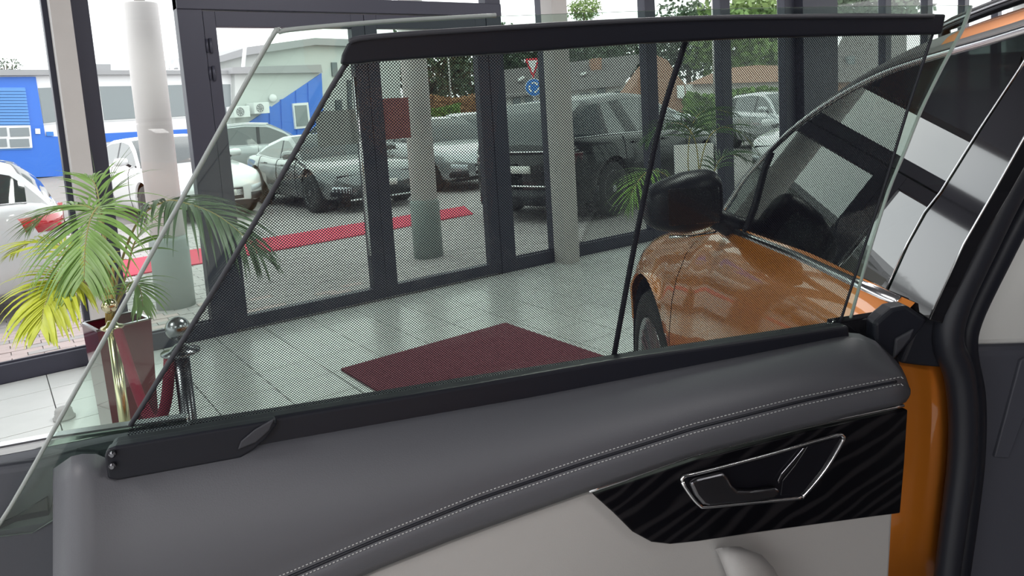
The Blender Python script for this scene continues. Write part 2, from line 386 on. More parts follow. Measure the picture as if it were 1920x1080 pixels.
# round columns of the canopy
def rcol(x, y, r, ztop, label, rod=False):
    e = empty('round_column', (x, y, GZ), label, 'column', 'round columns in front of the showroom')
    MB().lathe([(r, .62), (r, ztop-GZ-.01), (r*.97, ztop-GZ)], n=32).build('shaft', M['colw'], e, True)
    MB().lathe([(r*1.14, -.02), (r*1.13, .60), (r*1.04, .635)], n=32).build('plinth', M['colb'], e, True)
    if rod: MB().tube([(0, 0, ztop-GZ-.02), (-.01, 0, ztop-GZ+1.2)], .045, 12).build('top_rod', M['colgrey'], e, True)
zt = ondep(262, 17, 6.6)[2]
rcol(1.25, 7.05, .142, zt, 'white round column in front of the left glazing', True)
rcol(3.86, 7.10, .142, 3.4, 'white round column behind the glass door by the red carpet')
rcol(10.55, 7.15, .10, 3.4, 'slim white column at the right edge of the windows')
# ------------------------------------------------------------------ workshop buildings
FA = ondep(20, 133, 27.5); FB = ondep(440, 135, 35.); fd = FB-FA; fd[2] = 0; fd /= np.linalg.norm(fd); fn = np.cross(fd, ZZ); fn = fn if fn@(C0-FA) > 0 else -fn
def fac(px, py, off=0.): return onpl(px, py, FA+fn*off, fn)
def fpoly(name, px, m, parent, off=0., th=.15, bevel=0.): return slab(name, [fac(x, y, off) for x, y in px], -fn*th, M[m], parent, bevel)
ws = empty('workshop_building', (*fac(200, 300)[:2], GZ), 'long low white and blue workshop across the yard', 'building')
fpoly('wall', [(-120, 138), (437, 134), (437, 300), (-120, 330)], 'lwall', ws, 0, 2.4)
fpoly('roof_edge', [(-120, 130), (180, 131), (434, 132), (434, 139), (180, 140), (-120, 142)], 'roofg', ws, .25, 2.6)
fpoly('roof_unit', [(178, 120), (208, 120), (208, 133), (178, 132)], 'roofg', ws, -1., 1.5)
bd = fpoly('blue_panel', [(-120, 145), (67, 144), (85, 255), (109, 256), (122, 330), (-120, 340)], 'blue', ws, .05, .2); bd['label'] = 'blue cladding around the roller door'
fpoly('blue_band', [(198, 250), (352, 242), (354, 258), (200, 266)], 'blue', ws, .05, .1)
fpoly('blue_band', [(122, 262), (198, 250), (200, 266), (126, 330)], 'blue', ws, .045, .1)
rd = fpoly('roller_door', [(-90, 164), (47, 164), (60, 280), (-90, 284)], 'blued', ws, .08, .1)
P0 = [fac(-90, 166, .1), fac(47, 166, .1)]; P1 = [fac(-90, 234, .1), fac(56, 234, .1)]
for k in range(12):
    t = (k+.15)/12; t2 = (k+.85)/12
    a0 = P0[0]*(1-t)+P1[0]*t; a1 = P0[1]*(1-t)+P1[1]*t; b0 = P0[0]*(1-t2)+P1[0]*t2; b1 = P0[1]*(1-t2)+P1[1]*t2
    o = slab('slat', [a0, a1, b1, b0], fn*.03, M['blued'], None); o.parent = rd; o.matrix_parent_inverse = Matrix.Identity(4)
for (x0, x1) in ((-42, -22), (-20, 12), (18, 54)):
    for (y0, y1) in ((240, 256), (261, 276)):
        fpoly('glazed_panel', [(x0, y0), (x1, y0-1), (x1+2, y1-1), (x0+2, y1)], 'winp', ws, .16, .05)
fpoly('panel_frame', [(-90, 237), (57, 235), (61, 277), (-90, 282)], 'fixw', ws, .13, .04)
for px in ([(72, 165), (100, 164), (106, 228), (82, 231)], [(187, 162), (258, 161), (266, 221), (196, 225)], [(303, 160), (343, 159), (350, 217), (310, 220)], [(410, 158), (432, 158), (434, 214), (413, 216)]):
    w_ = fpoly('window', [(x, y) for x, y in px], 'winp', ws, .06, .1)
    (x0, y0), (x1, y1), (x2, y2), (x3, y3) = px
    fr = fpoly('window_frame', [(x0-3, y0-3), (x1+3, y1-3), (x2+3, y2+3), (x3-3, y3+3)], 'fixw', ws, .03, .1)
fpoly('door_plate', [(66, 241), (75, 241), (76, 251), (67, 251)], 'fixw', ws, .1, .04)
fpoly('door_plate', [(87, 247), (100, 247), (101, 255), (88, 255)], 'signblue', ws, .1, .04)
tr = MB(); mast = MB().tube([fac(455, 133, -.5), fac(462, 60, -.5)], .09, 6).build('mast', M['fixw'], ws, world=True); pts = [(298, 132), (306, 118), (313, 132), (316, 113), (322, 132), (330, 114), (338, 132)]
for a, b in zip(pts[:-1], pts[1:]): tr.tube([fac(*a, -.5), fac(*b, -.5)], .06, 5)
tr.tube([fac(296, 133, -.5), fac(342, 133, -.5)], .06, 5)
tr.build('roof_truss', M['fixw'], ws, world=True)
# grey hall with gable
gh = empty('hall_building', (*fac(600, 290, -3)[:2], GZ), 'tall pale grey hall with low gable roof behind the parked cars', 'building')
fpoly('wall', [(360, 128), (465, 96), (590, 76), (750, 84), (752, 285), (360, 300)], 'gwall', gh, -3.2, 9.)
for pl in ([(352, 124), (465, 88), (590, 71), (592, 84), (465, 103), (354, 132)], [(590, 71), (760, 77), (760, 90), (592, 84)]):
    fpoly('roof_edge', pl, 'roofg', gh, -2.7, 9.6)
for px in ([(622, 117), (632, 117), (634, 143), (624, 143)], [(630, 187), (641, 187), (642, 210), (631, 210)], [(652, 150), (659, 150), (661, 205), (654, 205)]):
    fpoly('window', px, 'wglass', gh, -3.1, .2)
an = empty('annex_building', (*fac(530, 290, .4)[:2], GZ), 'grey annex with a blue triangular wall panel and white window', 'building')
fpoly('wall', [(440, 134), (604, 134), (611, 286), (442, 292)], 'gwall', an, .3, 2.6)
fpoly('roof_edge', [(436, 126), (602, 121), (605, 136), (436, 138)], 'roofg', an, .6, 3.0)
fpoly('blue_panel', [(462, 233), (603, 137), (609, 262), (536, 284)], 'blue', an, .36, .1)
for x in (505, 527, 555, 578): fpoly('panel_rib', [(x, 200-(x-505)*.6), (x+3, 199-(x-505)*.6), (x+6, 262), (x+3, 262)], 'blue', an, .42, .1)
fpoly('window_frame', [(549, 194), (578, 192), (583, 239), (554, 242)], 'fixw', an, .46, .1)
fpoly('window', [(553, 198), (575, 197), (579, 235), (557, 237)], 'winp', an, .5, .1)
def acunit(x, y, w, lab):
    c = fac(x, y, .7); s = w
    e = empty('air_conditioner', c, lab, 'air conditioner')
    b = MB().obox((0, 0, 0), fd*s, fn*.3, ZZ*s*.62); b.build('housing', M['fixw'], e, bevel=.02)
    k = MB(); cc = fn*.31-fd*s*.25
    for i in range(24):
        a = 2*PI*i/24; a2 = 2*PI*(i+1)/24
        k.tube([cc+(fd*math.cos(a)+ZZ*math.sin(a))*s*.45, cc+(fd*math.cos(a2)+ZZ*math.sin(a2))*s*.45], .02, 4)
    for i in range(4):
        a = PI*i/4; k.tube([cc-(fd*math.cos(a)+ZZ*math.sin(a))*s*.4, cc+(fd*math.cos(a)+ZZ*math.sin(a))*s*.4], .03, 4)
    k.build('fan_grille', M['roofg'], e)
acunit(484, 203, .42, 'white air conditioner on the grey annex wall beside the blue panel')
acunit(447, 210, .42, 'lower white air conditioner near the left end of the annex')
# round wall lamp
tag(MB().lathe([(.16, -.05), (.2, 0), (.16, .05)], c=fac(512, 184, .45), n=16, axis='y').build('wall_lamp', M['fixw'], smooth=True), 'small round white wall lamp above the blue panel', 'lamp')
# ------------------------------------------------------------------ houses
def hpoly(name, px, d, m, parent, back, th=None):
    ds = d if hasattr(d, '__len__') else [d]*len(px)
    return slab(name, [ondep(x, y, k) for (x, y), k in zip(px, ds)], fh*back, M[m], parent)
ho = empty('white_house', (*ondep(1060, 200, 40)[:2], GZ), 'white house with big dark roof beyond the black car', 'building')
hpoly('wall', [(920, 180), (1215, 150), (1230, 232), (920, 252)], 40.5, 'wwall', ho, 8)
hpoly('roof', [(925, 186), (1168, 160), (1212, 100), (935, 132)], [40, 40, 45, 45], 'droof', ho, .5)
for (x0, x1, y0, y1) in ((1089, 1106, 175, 187), (1153, 1174, 171, 181), (1072, 1077, 178, 187), (984, 1003, 182, 200), (1120, 1135, 165, 190), (962, 976, 184, 202)):
    hpoly('window', [(x0, y0), (x1, y0-1), (x1, y1-1), (x0, y1)], 40.3, 'wglass', ho, .3)
hpoly('chimney', [(1108, 110), (1128, 108), (1128, 138), (1108, 140)], 43, 'brick', ho, 1.)
hpoly('roof_window', [(1088, 138), (1098, 134), (1101, 137), (1091, 142)], 42, 'fixw', ho, .4)
hpoly('roof_window', [(970, 148), (981, 142), (984, 145), (973, 153)], 42, 'fixw', ho, .4)
bh = empty('brick_house', (*ondep(1240, 200, 38)[:2], GZ), 'brown brick gable house left of the low roofed house', 'building')
hpoly('wall', [(1168, 190), (1195, 150), (1230, 103), (1250, 112), (1285, 160), (1290, 230), (1170, 235)], 36, 'brick', bh, 3)
hpoly('window', [(1270, 160), (1283, 160), (1284, 184), (1271, 184)], 35.8, 'fixw', bh, .15)
lh = empty('low_house', (*ondep(1380, 200, 40)[:2], GZ), 'low house with shallow brown roof and white wall band behind the hedge', 'building')
hpoly('wall', [(1300, 155), (1560, 148), (1560, 220), (1300, 225)], 40.5, 'wwall', lh, 8)
hpoly('roof', [(1288, 158), (1570, 150), (1560, 125), (1420, 122), (1360, 128)], [40, 40, 44, 45, 44], 'brick', lh, .4)
rh_ = empty('slate_house', (*ondep(1620, 200, 34)[:2], GZ), 'dark slate roofed house seen above the windscreen pillar', 'building')
hpoly('wall', [(1550, 150), (1700, 140), (1700, 260), (1550, 260)], 34.5, 'brick', rh_, 2.5)
hpoly('roof', [(1545, 155), (1700, 150), (1700, 62), (1590, 60)], [34, 34, 37, 37], 'droof', rh_, .4)
hpoly('dormer', [(1590, 105), (1603, 105), (1603, 122), (1590, 122)], 35, 'wglass', rh_, .6)
# hedges
def leafcloud(name, c, r, n, size, m, parent=None, box=False):
    v = []; f = []; rng = np.random.RandomState(int(abs(c[0]*100)) % 9999)
    for i in range(n):
        if box: d = rng.uniform(-1, 1, 3)
        else:
            d = rng.normal(size=3); d /= np.linalg.norm(d); d *= rng.uniform(.55, 1.02)*(1+.18*math.sin(d[0]*7+d[2]*5+c[0]))
        p = np.array(c)+d*np.array(r); a = rng.normal(size=3); a /= np.linalg.norm(a); b = np.cross(a, rng.normal(size=3)); b /= np.linalg.norm(b)
        s = size*rng.uniform(.6, 1.3); k = len(v); v += [p-a*s, p+b*s*.6, p+a*s, p-b*s*.6]; f.append((k, k+1, k+2, k+3))
    return mesh(name, v, f, M[m], parent)
def hedge(px, py0, py1, d, m, lab, hh=None):
    a = ondep(px[0], py0, d); b = ondep(px[1], py0, d); lo = ondep((px[0]+px[1])/2, py1, d)[2]
    c = (a+b)/2; L = np.linalg.norm((b-a)[:2])/2; v = []; f = []; rng = np.random.RandomState(int(px[0])); ax = (b-a)/np.linalg.norm(b-a)
    top = c[2]; H = (top-GZ)
    for i in range(2600):
        p = c+ax*rng.uniform(-L, L)+fh*rng.uniform(-.6, .6); p[2] = top-rng.uniform(0, 1)**1.3*H*.98+.12*math.sin(p[0]*2)
        A = rng.normal(size=3); A /= np.linalg.norm(A); B = np.cross(A, rng.normal(size=3)); B /= np.linalg.norm(B); s = .17
        k = len(v); v += [p-A*s, p+B*s*.7, p+A*s, p-B*s*.7]; f.append((k, k+1, k+2, k+3))
    core = MB().obox((c[0], c[1], (top+GZ)/2-.1), ax*L, fh*.45, ZZ*(H/2-.15)); kk = len(v); v += [np.array(q) for q in core.v]; f += [tuple(i+kk for i in q) for q in core.f]
    return tag(mesh('hedge', v, f, M[m]), lab, 'hedge')
hedge((1285, 1470), 173, 200, 34, 'hedge', 'clipped green hedge in front of the low house')
hedge((795, 905), 182, 225, 40, 'ohedge', 'rusty brown hedge beyond the white saloon')
hedge((790, 860), 202, 230, 36, 'hedge', 'small green hedge in front of the rusty hedge')
def tree(px, py, d, rx, rz, m, lab, n=2600, lean=0):
    c = ondep(px, py, d); e = empty('tree', (c[0], c[1], GZ), lab, 'tree', None)
    loc = np.array([0, 0, c[2]-GZ])
    t = MB().tube([(0, 0, 0), (.05, .1, (c[2]-GZ)*.5), (0, 0, c[2]-GZ)], [rx*.07+.06, rx*.05+.05, .06], 8)
    for k in range(5):
        a = k*1.3; t.tube([(0, 0, (c[2]-GZ)*.55), (math.cos(a)*rx*.6, math.sin(a)*rx*.6, c[2]-GZ+rz*.3)], [.09, .04], 6)
    t.build('trunk', M['bark'], e, True)
    o = leafcloud('foliage', loc, (rx, rx, rz), n, rx*.075, m, None); o.parent = e; o['kind'] = 'stuff'
    return e
tree(800, 120, 52, 3.3, 3.2, 'tree', 'dark tree above the rusty hedge behind the second round column')
tree(880, 130, 63, 2.8, 3.4, 'tree', 'dark tree left of the road sign', 2200)
tree(975, 98, 72, 3.4, 2.6, 'tree', 'dark tree behind the roof next to the road sign')
tree(1110, 98, 61, 3.0, 1.9, 'tree', 'dark tree above the chimney of the white house')
tree(1185, 98, 70, 2.8, 2.2, 'tree', 'dark tree above the ridge of the white house', 2000)
tree(1290, 75, 61, 3.2, 3.2, 'tree', 'dark tree between the brick house and the low house')
tree(1400, 70, 51, 3.8, 3.2, 'tree2', 'bright green tree above the low house roof', 3600)
tree(1095, 18, 80, 1.9, 1.1, 'tree2', 'rounded tree top beside the grey steel column', 1400)
tree(1640, 10, 60, 3.8, 1.8, 'tree', 'dark tree top over the slate roof')
tree(3, 128, 60, 1.3, .9, 'tree', 'far tree top over the workshop roof at the left edge', 500)
# road signs
sp = ondep(1003, 200, 19); e = empty('road_sign', (sp[0], sp[1], GZ), 'give way triangle above a blue round roundabout sign on one pole', 'sign')
H1 = ondep(999, 110, 19)[2]-GZ; H2 = ondep(999, 148, 19)[2]-GZ; W1 = 28/F*19/2; face = -fh; rx_ = rh*W1
MB().tube([(0, 0, 0), (0, 0, H1)], .035, 8).build('pole', M['colgrey'], e, True)
def lpoly(name, pts, off, th, m): 
    o = slab(name, [np.array(p)+face*off for p in pts], face*th, M[m], None); o.parent = e; return o
lpoly('red_triangle', [-rx_+ZZ*H1, rx_+ZZ*H1, ZZ*H2], .05, .02, 'signred')
k = .66; cz = H2+(H1-H2)*.68
lpoly('white_triangle', [-rx_*k+ZZ*(cz+(H1-cz)*k), rx_*k+ZZ*(cz+(H1-cz)*k), ZZ*(cz+(H2-cz)*k)], .075, .01, 'fixw')
cb = ondep(1003, 164, 19)[2]-GZ; rb = .21
lpoly('white_rim', [ZZ*cb+rh*math.cos(a)*rb*1.08+ZZ*math.sin(a)*rb*1.08 for a in np.linspace(0, 2*PI, 28, endpoint=False)], .045, .02, 'fixw')
lpoly('blue_disc', [ZZ*cb+rh*math.cos(a)*rb+ZZ*math.sin(a)*rb for a in np.linspace(0, 2*PI, 28, endpoint=False)], .068, .01, 'signblue')
for q_ in range(3):
    a0 = q_*2*PI/3; P = [ZZ*cb+(rh*math.cos(a)+ZZ*math.sin(a))*rb*.55 for a in np.linspace(a0, a0-1.35, 8)]
    m_ = MB()
    ro = [ZZ*cb+(rh*math.cos(a)+ZZ*math.sin(a))*rb*.66 for a in np.linspace(a0, a0-1.2, 8)]; ri = [ZZ*cb+(rh*math.cos(a)+ZZ*math.sin(a))*rb*.48 for a in np.linspace(a0, a0-1.2, 8)]
    lpoly('white_arrow', ro+[ZZ*cb+(rh*math.cos(a0-1.2)+ZZ*math.sin(a0-1.2))*rb*.78, ZZ*cb+(rh*math.cos(a0-1.7)+ZZ*math.sin(a0-1.7))*rb*.57, ZZ*cb+(rh*math.cos(a0-1.2)+ZZ*math.sin(a0-1.2))*rb*.36]+ri[::-1], .08, .006, 'fixw')
# lamp posts far away
for (x, y, d, t_, lab) in ((848, 215, 48, 40, 'thin lamp post left of the door mullion'), (1340, 180, 37, -20, 'thin lamp post rising over the trees at the right')):
    p = ondep(x, y, d); hh = ondep(x, t_, d)[2]
    tag(MB().tube([(p[0], p[1], GZ), (p[0], p[1], hh)], [.07, .045], 8).build('lamp_post', M['colgrey'], smooth=True), lab, 'post')
# ------------------------------------------------------------------ parked cars
def paint(name, col, metal=.3): return mat(name, col, .25, metal, coat=1.)
P_ = dict(silver=paint('silver_paint', (.46, .48, .50), .5), white=paint('white_paint_car', (.72, .73, .74), 0), grey=paint('grey_paint', (.20, .21, .22), .5), black=mat('black_paint', (.008, .009, .011), .3, spec=.3, coat=.35), lgrey=paint('light_grey_paint', (.33, .35, .36), .5), red=paint('red_paint', (.4, .03, .03)))
M['smoke'] = mat('smoked_tail_lamp', (.06, .008, .01), .1, coat=1.)
KIND = dict(
 saloon=dict(L=4.8, W=.92, deck=[(-.5, .70), (-.48, .98), (-.40, 1.03), (-.30, 1.02), (-.1, .98), (.1, .96), (.20, .95), (.30, .88), (.42, .78), (.475, .70), (.5, .52)],
   roof=[(-.40, 1.02), (-.27, 1.30), (-.14, 1.42), (0, 1.45), (.08, 1.40), (.15, 1.24), (.235, .94)], wb=(-.30, .31), rw=.33),
 estate=dict(L=4.8, W=.92, deck=[(-.5, .65), (-.49, .95), (-.44, 1.0), (-.30, 1.0), (-.1, .98), (.1, .96), (.20, .95), (.30, .88), (.42, .78), (.475, .70), (.5, .52)],
   roof=[(-.485, .98), (-.43, 1.30), (-.34, 1.42), (-.1, 1.47), (.05, 1.42), (.14, 1.25), (.235, .94)], wb=(-.30, .31), rw=.33),
 coupe=dict(L=4.4, W=.90, deck=[(-.5, .62), (-.47, .86), (-.38, .92), (-.25, .93), (-.1, .88), (.1, .86), (.18, .86), (.30, .80), (.40, .74), (.47, .62), (.5, .42)],
   roof=[(-.34, .93), (-.20, 1.14), (-.05, 1.27), (.03, 1.26), (.10, 1.12), (.19, .86)], wb=(-.27, .30), rw=.34),
 suv=dict(L=4.8, W=.97, deck=[(-.5, .70), (-.49, 1.02), (-.45, 1.12), (-.30, 1.12), (-.1, 1.10), (.1, 1.08), (.20, 1.07), (.30, 1.03), (.42, .95), (.475, .86), (.5, .60)],
   roof=[(-.48, 1.10), (-.43, 1.42), (-.36, 1.60), (-.1, 1.68), (.03, 1.63), (.12, 1.42), (.215, 1.06)], wb=(-.30, .31), rw=.38),
)
def lerp(pts, t): return float(np.interp(t, [p[0] for p in pts], [p[1] for p in pts]))
def soft(pts, t, e=.012): return (lerp(pts, t-e)+lerp(pts, t)*2+lerp(pts, t+e))/4
def halfw(w, t): return w*max(0.0, 1-min(1, abs(2*t))**10)**.25
def make_car(kind, p, label, loc, rz, scale=1., group=None, rails=False, dark_roof=False):
    K = KIND[kind]; L = K['L']; w = K['W']; e = empty('car', (loc[0], loc[1], GZ), label, 'car', group, rz)
    e.scale = (scale,)*3
    PM = P_[p]; LM = M['smoke'] if p == 'black' else M['redl']; rw = K['rw']; wx = [t*L for t in K['wb']]; R = rw+.06
    ts = sorted(set([round(v, 4) for v in list(np.linspace(-.5, .5, 61))+[-.4995, -.497, -.492, -.488, .488, .492, .497, .4995]]))
    ts[0] = -.49999; ts[-1] = .49999
    wf_ = [.86, .965, 1.0, 1.0, .985, .95, .885, .5, 0.]
    def section(t):
        x = t*L; hw = halfw(w, t); zd = soft(K['deck'], t); zb = .20+.12*abs(2*t)**8
        zf = [0, .07, .32, .62, .86, .965, 1.0, 1.02, 1.03]
        pts = []
        for i, (a, b) in enumerate(zip(wf_, zf)):
            z = zb+(zd-zb)*b if i < 7 else zd+(.02 if i == 7 else .03)
            y = hw*a
            for c in wx:
                dx = abs(x-c)
                if dx < R:
                    az = rw+math.sqrt(R*R-dx*dx)
                    if i <= 3: z = max(z, az+.004*i)
                    if i == 0: y = hw*.975
                    y = y+.02*(1-(dx/R)**2) if i in (1, 2, 3) else y
            pts.append((x, y, z))
        return pts
    for tag_, idx in (('body', None),):
        v = []; f = []
        for t in ts:
            s = section(t); row = [(x, -y, z) for x, y, z in s]+[(x, y, z) for x, y, z in s[-2::-1]]; v += row
        n = len(wf_)*2-1
        for i in range(len(ts)-1):
            for j in range(n-1): f.append((i*n+j, i*n+j+1, (i+1)*n+j+1, (i+1)*n+j))
        o = mesh('body', v, f, PM, None, True); o.parent = e
    # underbody + wheel wells
    u = MB().box(-L*.47, -w*.80, .22, L*.47, w*.80, .62); u.box(-L*.36, -w*.84, .25, L*.36, w*.84, .5)
    o = u.build('underbody', M['rubber'], e)
    # greenhouse
    rf = K['roof']; t0, t1 = rf[0][0], rf[-1][0]; gt = list(np.linspace(t0, t1, 37))
    def gh_(t):
        zr = soft(rf, t, .008); zb = soft(K['deck'], t)-.012; h = max(0, zr-zb); wb_ = halfw(w, t)*.895
        if t in (t0, t1): h = 0; zr = zb
        wt = wb_-.30*h; zs = zb+max(0, h-.07)
        return [(t*L, wb_, zb), (t*L, wb_-.30*(zs-zb), zs), (t*L, wt-.03, zb+h*.985), (t*L, wt*.55, zb+h+.012*min(1, h*4)), (t*L, 0, zb+h+.018*min(1, h*4))]
    G = [gh_(t) for t in gt]
    def emit(name, cells, m, sgns=(1, -1), off=0.):
        for sg in sgns:
            v = []; f = []; ix = {}
            for (i, j) in cells:
                q = []
                for a, b in ((i, j), (i+1, j), (i+1, j+1), (i, j+1)):
                    if (a, b) not in ix:
                        ix[(a, b)] = len(v); x, y, z = G[a][b]; v.append((x, sg*(y+off), z+off*.3))
                    q.append(ix[(a, b)])
                f.append(tuple(q))
            if f: o = mesh(name, v, f, m, None, True); o.parent = e
    side = []; pil = []; rear = []; front = []; roof = []; rail = []
    for i in range(len(gt)-1):
        tm = (gt[i]+gt[i+1])/2; sl = (G[i+1][2][2]-G[i][2][2])/(G[i+1][2][0]-G[i][2][0])
        isp = tm < t0+(.045 if kind != 'coupe' else .08) or abs(tm-(-.02)) < .008 or (kind in ('estate', 'suv') and abs(tm+.30) < .008)
        (pil if isp else side).append((i, 0)); rail.append((i, 1))
        for j in (2, 3):
            if sl < -.27 and tm > 0: front.append((i, j))
            elif sl > .30 and tm < 0: rear.append((i, j))
            else: roof.append((i, j))
    emit('side_window', side, M['cglass'])
    emit('roof_pillar', [c for c in pil if gt[c[0]] < t0+.09], PM)
    for lo, hi in ((t0+.09, -.2), (-.2, .5)): emit('door_pillar', [c for c in pil if lo <= gt[c[0]] < hi], M['rubber'])
    for nm, cells, m in (('windscreen', front, M['cglass']), ('rear_window', rear, M['cglass']), ('roof', roof+rail, M['gloss'] if dark_roof else PM)):
        v = []; f = []
        for sg in (1, -1):
            ix = {}
            for (i, j) in cells:
                q = []
                for a, b in ((i, j), (i+1, j), (i+1, j+1), (i, j+1)):
                    if (a, b) not in ix: ix[(a, b)] = len(v); x, y, z = G[a][b]; v.append((x, sg*y, z))
                    q.append(ix[(a, b)])
                f.append(tuple(q))
        if f: o = mesh(nm, v, f, m, None, True); o.parent = e
    if rails:
        for sg in (1, -1):
            pts = [np.array((G[i][2][0], sg*(G[i][2][1]-.01), G[i][2][2]+.035)) for i in range(8, 27)]
            MB().tube(pts, .016, 6).build('roof_rail', M['chrome'], e, True)
    # chrome line under the side windows
    for sg in (1, -1):
        pts = [(g[0][0], sg*(g[0][1]+.006), g[0][2]+.012) for g in G[2:-2]]
        MB().tube(pts, .008, 5).build('window_trim', M['chrome'], e, True)
        # door seams and handles
        for tx in (.17, -.03, -.23):
            pts = []
            s_ = section(tx)
            pts = [(x, sg*(y+.001), z) for x, y, z in s_[1:7]]
            MB().tube(pts, .006, 4).build('door_seam', M['rubber'], e)
        for tx in (.02, -.17):
            s_ = section(tx); x, y, z = s_[4]
            MB().obox((x, sg*(y+.02), z), (.09, 0, 0), (0, .012, 0), (0, 0, .014)).build('door_handle', PM, e, bevel=.006)
        s_ = section(.175); x, y, z = s_[5]
        m_ = MB(); m_.lathe([(.02, -.12), (.075, -.09), (.085, 0), (.07, .09), (.02, .115)], n=12, axis='y')
        o = m_.build('wing_mirror', PM, e, True); o.location = (x-.02, sg*(y+.12), z+.13); o.scale = (.75, 1, .85)
        a_ = MB().tube([(x, sg*(y-.02), z+.04), (x-.02, sg*(y+.06), z+.10)], .022, 6).build('mirror_arm', M['rubber'], e)
    # front and rear patches following the nose curve
    def fx(y, sgn): return sgn*L/2*(1-min(.999, (abs(y)/w))**4)**.1
    def patch(name, y0, y1, z0, z1, sgn, m, off=.012, n=8, slant=0., parent=None):
        v = []; f = []
        for i in range(n+1):
            y = y0+(y1-y0)*i/n
            for zz in (z0+slant*(i/n), z1+slant*(i/n)*.6):
                v.append((fx(y/.985, sgn)+sgn*off, y*1.005, zz))
        k = len(v)
        v += [(x-sgn*.05, y*.98, z) for x, y, z in v[:k]]
        for i in range(n):
            a = 2*i; f += [(a, a+2, a+3, a+1), (k+a, k+a+2, k+a+3, k+a+1), (a, a+2, k+a+2, k+a), (a+1, a+3, k+a+3, k+a+1)]
        f += [(0, 1, k+1, k), (2*n, 2*n+1, k+2*n+1, k+2*n)]
        o = mesh(name, v, f, m, None, True); o.parent = e; return o
    zf = lerp(K['deck'], .488); zr = lerp(K['deck'], -.49)
    for sg in (1, -1):
        patch('head_lamp', sg*w*.60, sg*w*.955, zf-.17, zf-.07, 1, M['headl'], .012, slant=.06)
        if kind != 'coupe': patch('tail_lamp', sg*w*.50, sg*w*.975, zr-.22, zr-.08, -1, LM)
        else: patch('tail_lamp', sg*w*.45, sg*w*.96, zr-.16, zr-.08, -1, LM)
        patch('air_intake', sg*w*.58, sg*w*.90, .30, .42, 1, M['rubber'])
    if kind == 'coupe':
        patch('lower_intake', -w*.5, w*.5, .26, .38, 1, M['rubber']); patch('chin_strip', -w*.62, w*.62, .21, .235, 1, M['chrome'])
    else:
        patch('grille', -w*.42, w*.42, .34, zf-.08, 1, M['rubber'])
        for k in range(4): patch('grille_bar', -w*.42, w*.42, .40+k*(zf-.52)/3.6, .415+k*(zf-.52)/3.6, 1, M['chrome'], .022)
    patch('number_plate', -.26, .26, .40, .50, 1, M['plate'], .03); patch('number_plate', -.26, .26, zr-.34, zr-.24, -1, M['plate'], .02)
    patch('rear_bumper', -w*.97, w*.97, .26, .46, -1, M['rubber'] if kind == 'suv' else PM, .02)
    if kind == 'suv': patch('bumper_strip', -w*.7, w*.7, .50, .52, -1, M['chrome'], .03); patch('bumper_strip', -w*.9, w*.9, zr-.06, zr-.045, -1, M['chrome'], .02)
    # wheels
    for c in wx:
        for sg in (1, -1):
            y = w-.12
            o = MB().lathe([(rw*.62, -.11), (rw*.93, -.115), (rw, -.08), (rw, .08), (rw*.93, .112), (rw*.70, .115), (rw*.68, .08)], n=28, axis='y').build('tyre', M['tire'], e, True)
            o.location = (c, sg*y, rw)
            r = MB(); r.lathe([(rw*.69, .10), (rw*.66, .112), (rw*.62, .10), (rw*.60, .02)], n=28, axis='y')
            for k in range(5):
                a = 2*PI*k/5+.3; dx, dz = math.cos(a), math.sin(a)
                for s2 in (-.12, .12):
                    a2 = a+s2; r.obox((math.cos(a2)*rw*.36, .095, math.sin(a2)*rw*.36), (math.cos(a2)*rw*.30, 0, math.sin(a2)*rw*.30), (0, .012, 0), (-math.sin(a2)*.018, 0, math.cos(a2)*.018))
            r.lathe([(.055, .085), (.05, .115), (.02, .118)], n=12, axis='y')
            q = r.build('rim', M['rim'], o); q.scale = (1, sg, 1)
            h = MB().lathe([(rw*.62, .0), (rw*.60, .03)], n=20, axis='y').build('brake_disc', M['rubber'], o); h.scale = (1, sg, 1)
    return e
R_ = math.radians
make_car('estate', 'white', 'silver estate with red tail lamp at the left edge, behind the palm', (-1.85, 8.62), R_(176), 1.02)
make_car('saloon', 'white', 'white saloon with chrome grille behind the first round column', (2.78, 15.05), R_(-82), 1.0)
make_car('suv', 'lgrey', 'light grey car with red tail lamp and roof rails behind the white saloon', (6.2, 20.0), R_(-20), .93, rails=True)
make_car('coupe', 'grey', 'grey sports car facing the showroom behind the left door leaf', (5.28, 13.5), R_(-88), 1.02)
make_car('saloon', 'silver', 'silver saloon beside the grey sports car, nose to the showroom', (8.02, 14.3), R_(-90), 1.0)
make_car('saloon', 'silver', 'far light saloon seen left of the middle door mullion, nearer of two', (13.2, 20.5), R_(-100), 1.0)
make_car('saloon', 'lgrey', 'far grey saloon with curved roof beyond the silver saloon', (15.9, 25.3), R_(-110), 1.0)
make_car('suv', 'black', 'large black SUV parked close behind the glass, rear to the left', (8.12, 8.72), R_(15.5), 1.0, dark_roof=False)
make_car('saloon', 'lgrey', 'grey car seen beyond the bonnet of the black SUV', (14.6, 15.6), R_(172), 1.05)
make_car('estate', 'silver', 'silver car right of the grey car near the slim column', (17.6, 11.9), R_(-120), 1.05)
make_car('coupe', 'white', 'low white car whose bonnet shows above the wing mirror', (13.3, 8.0), R_(-165), 1.0)
make_car('saloon', 'silver', 'silver saloon partly hidden behind the grey sports car roof', (9.6, 22.5), R_(-95), 1.0)
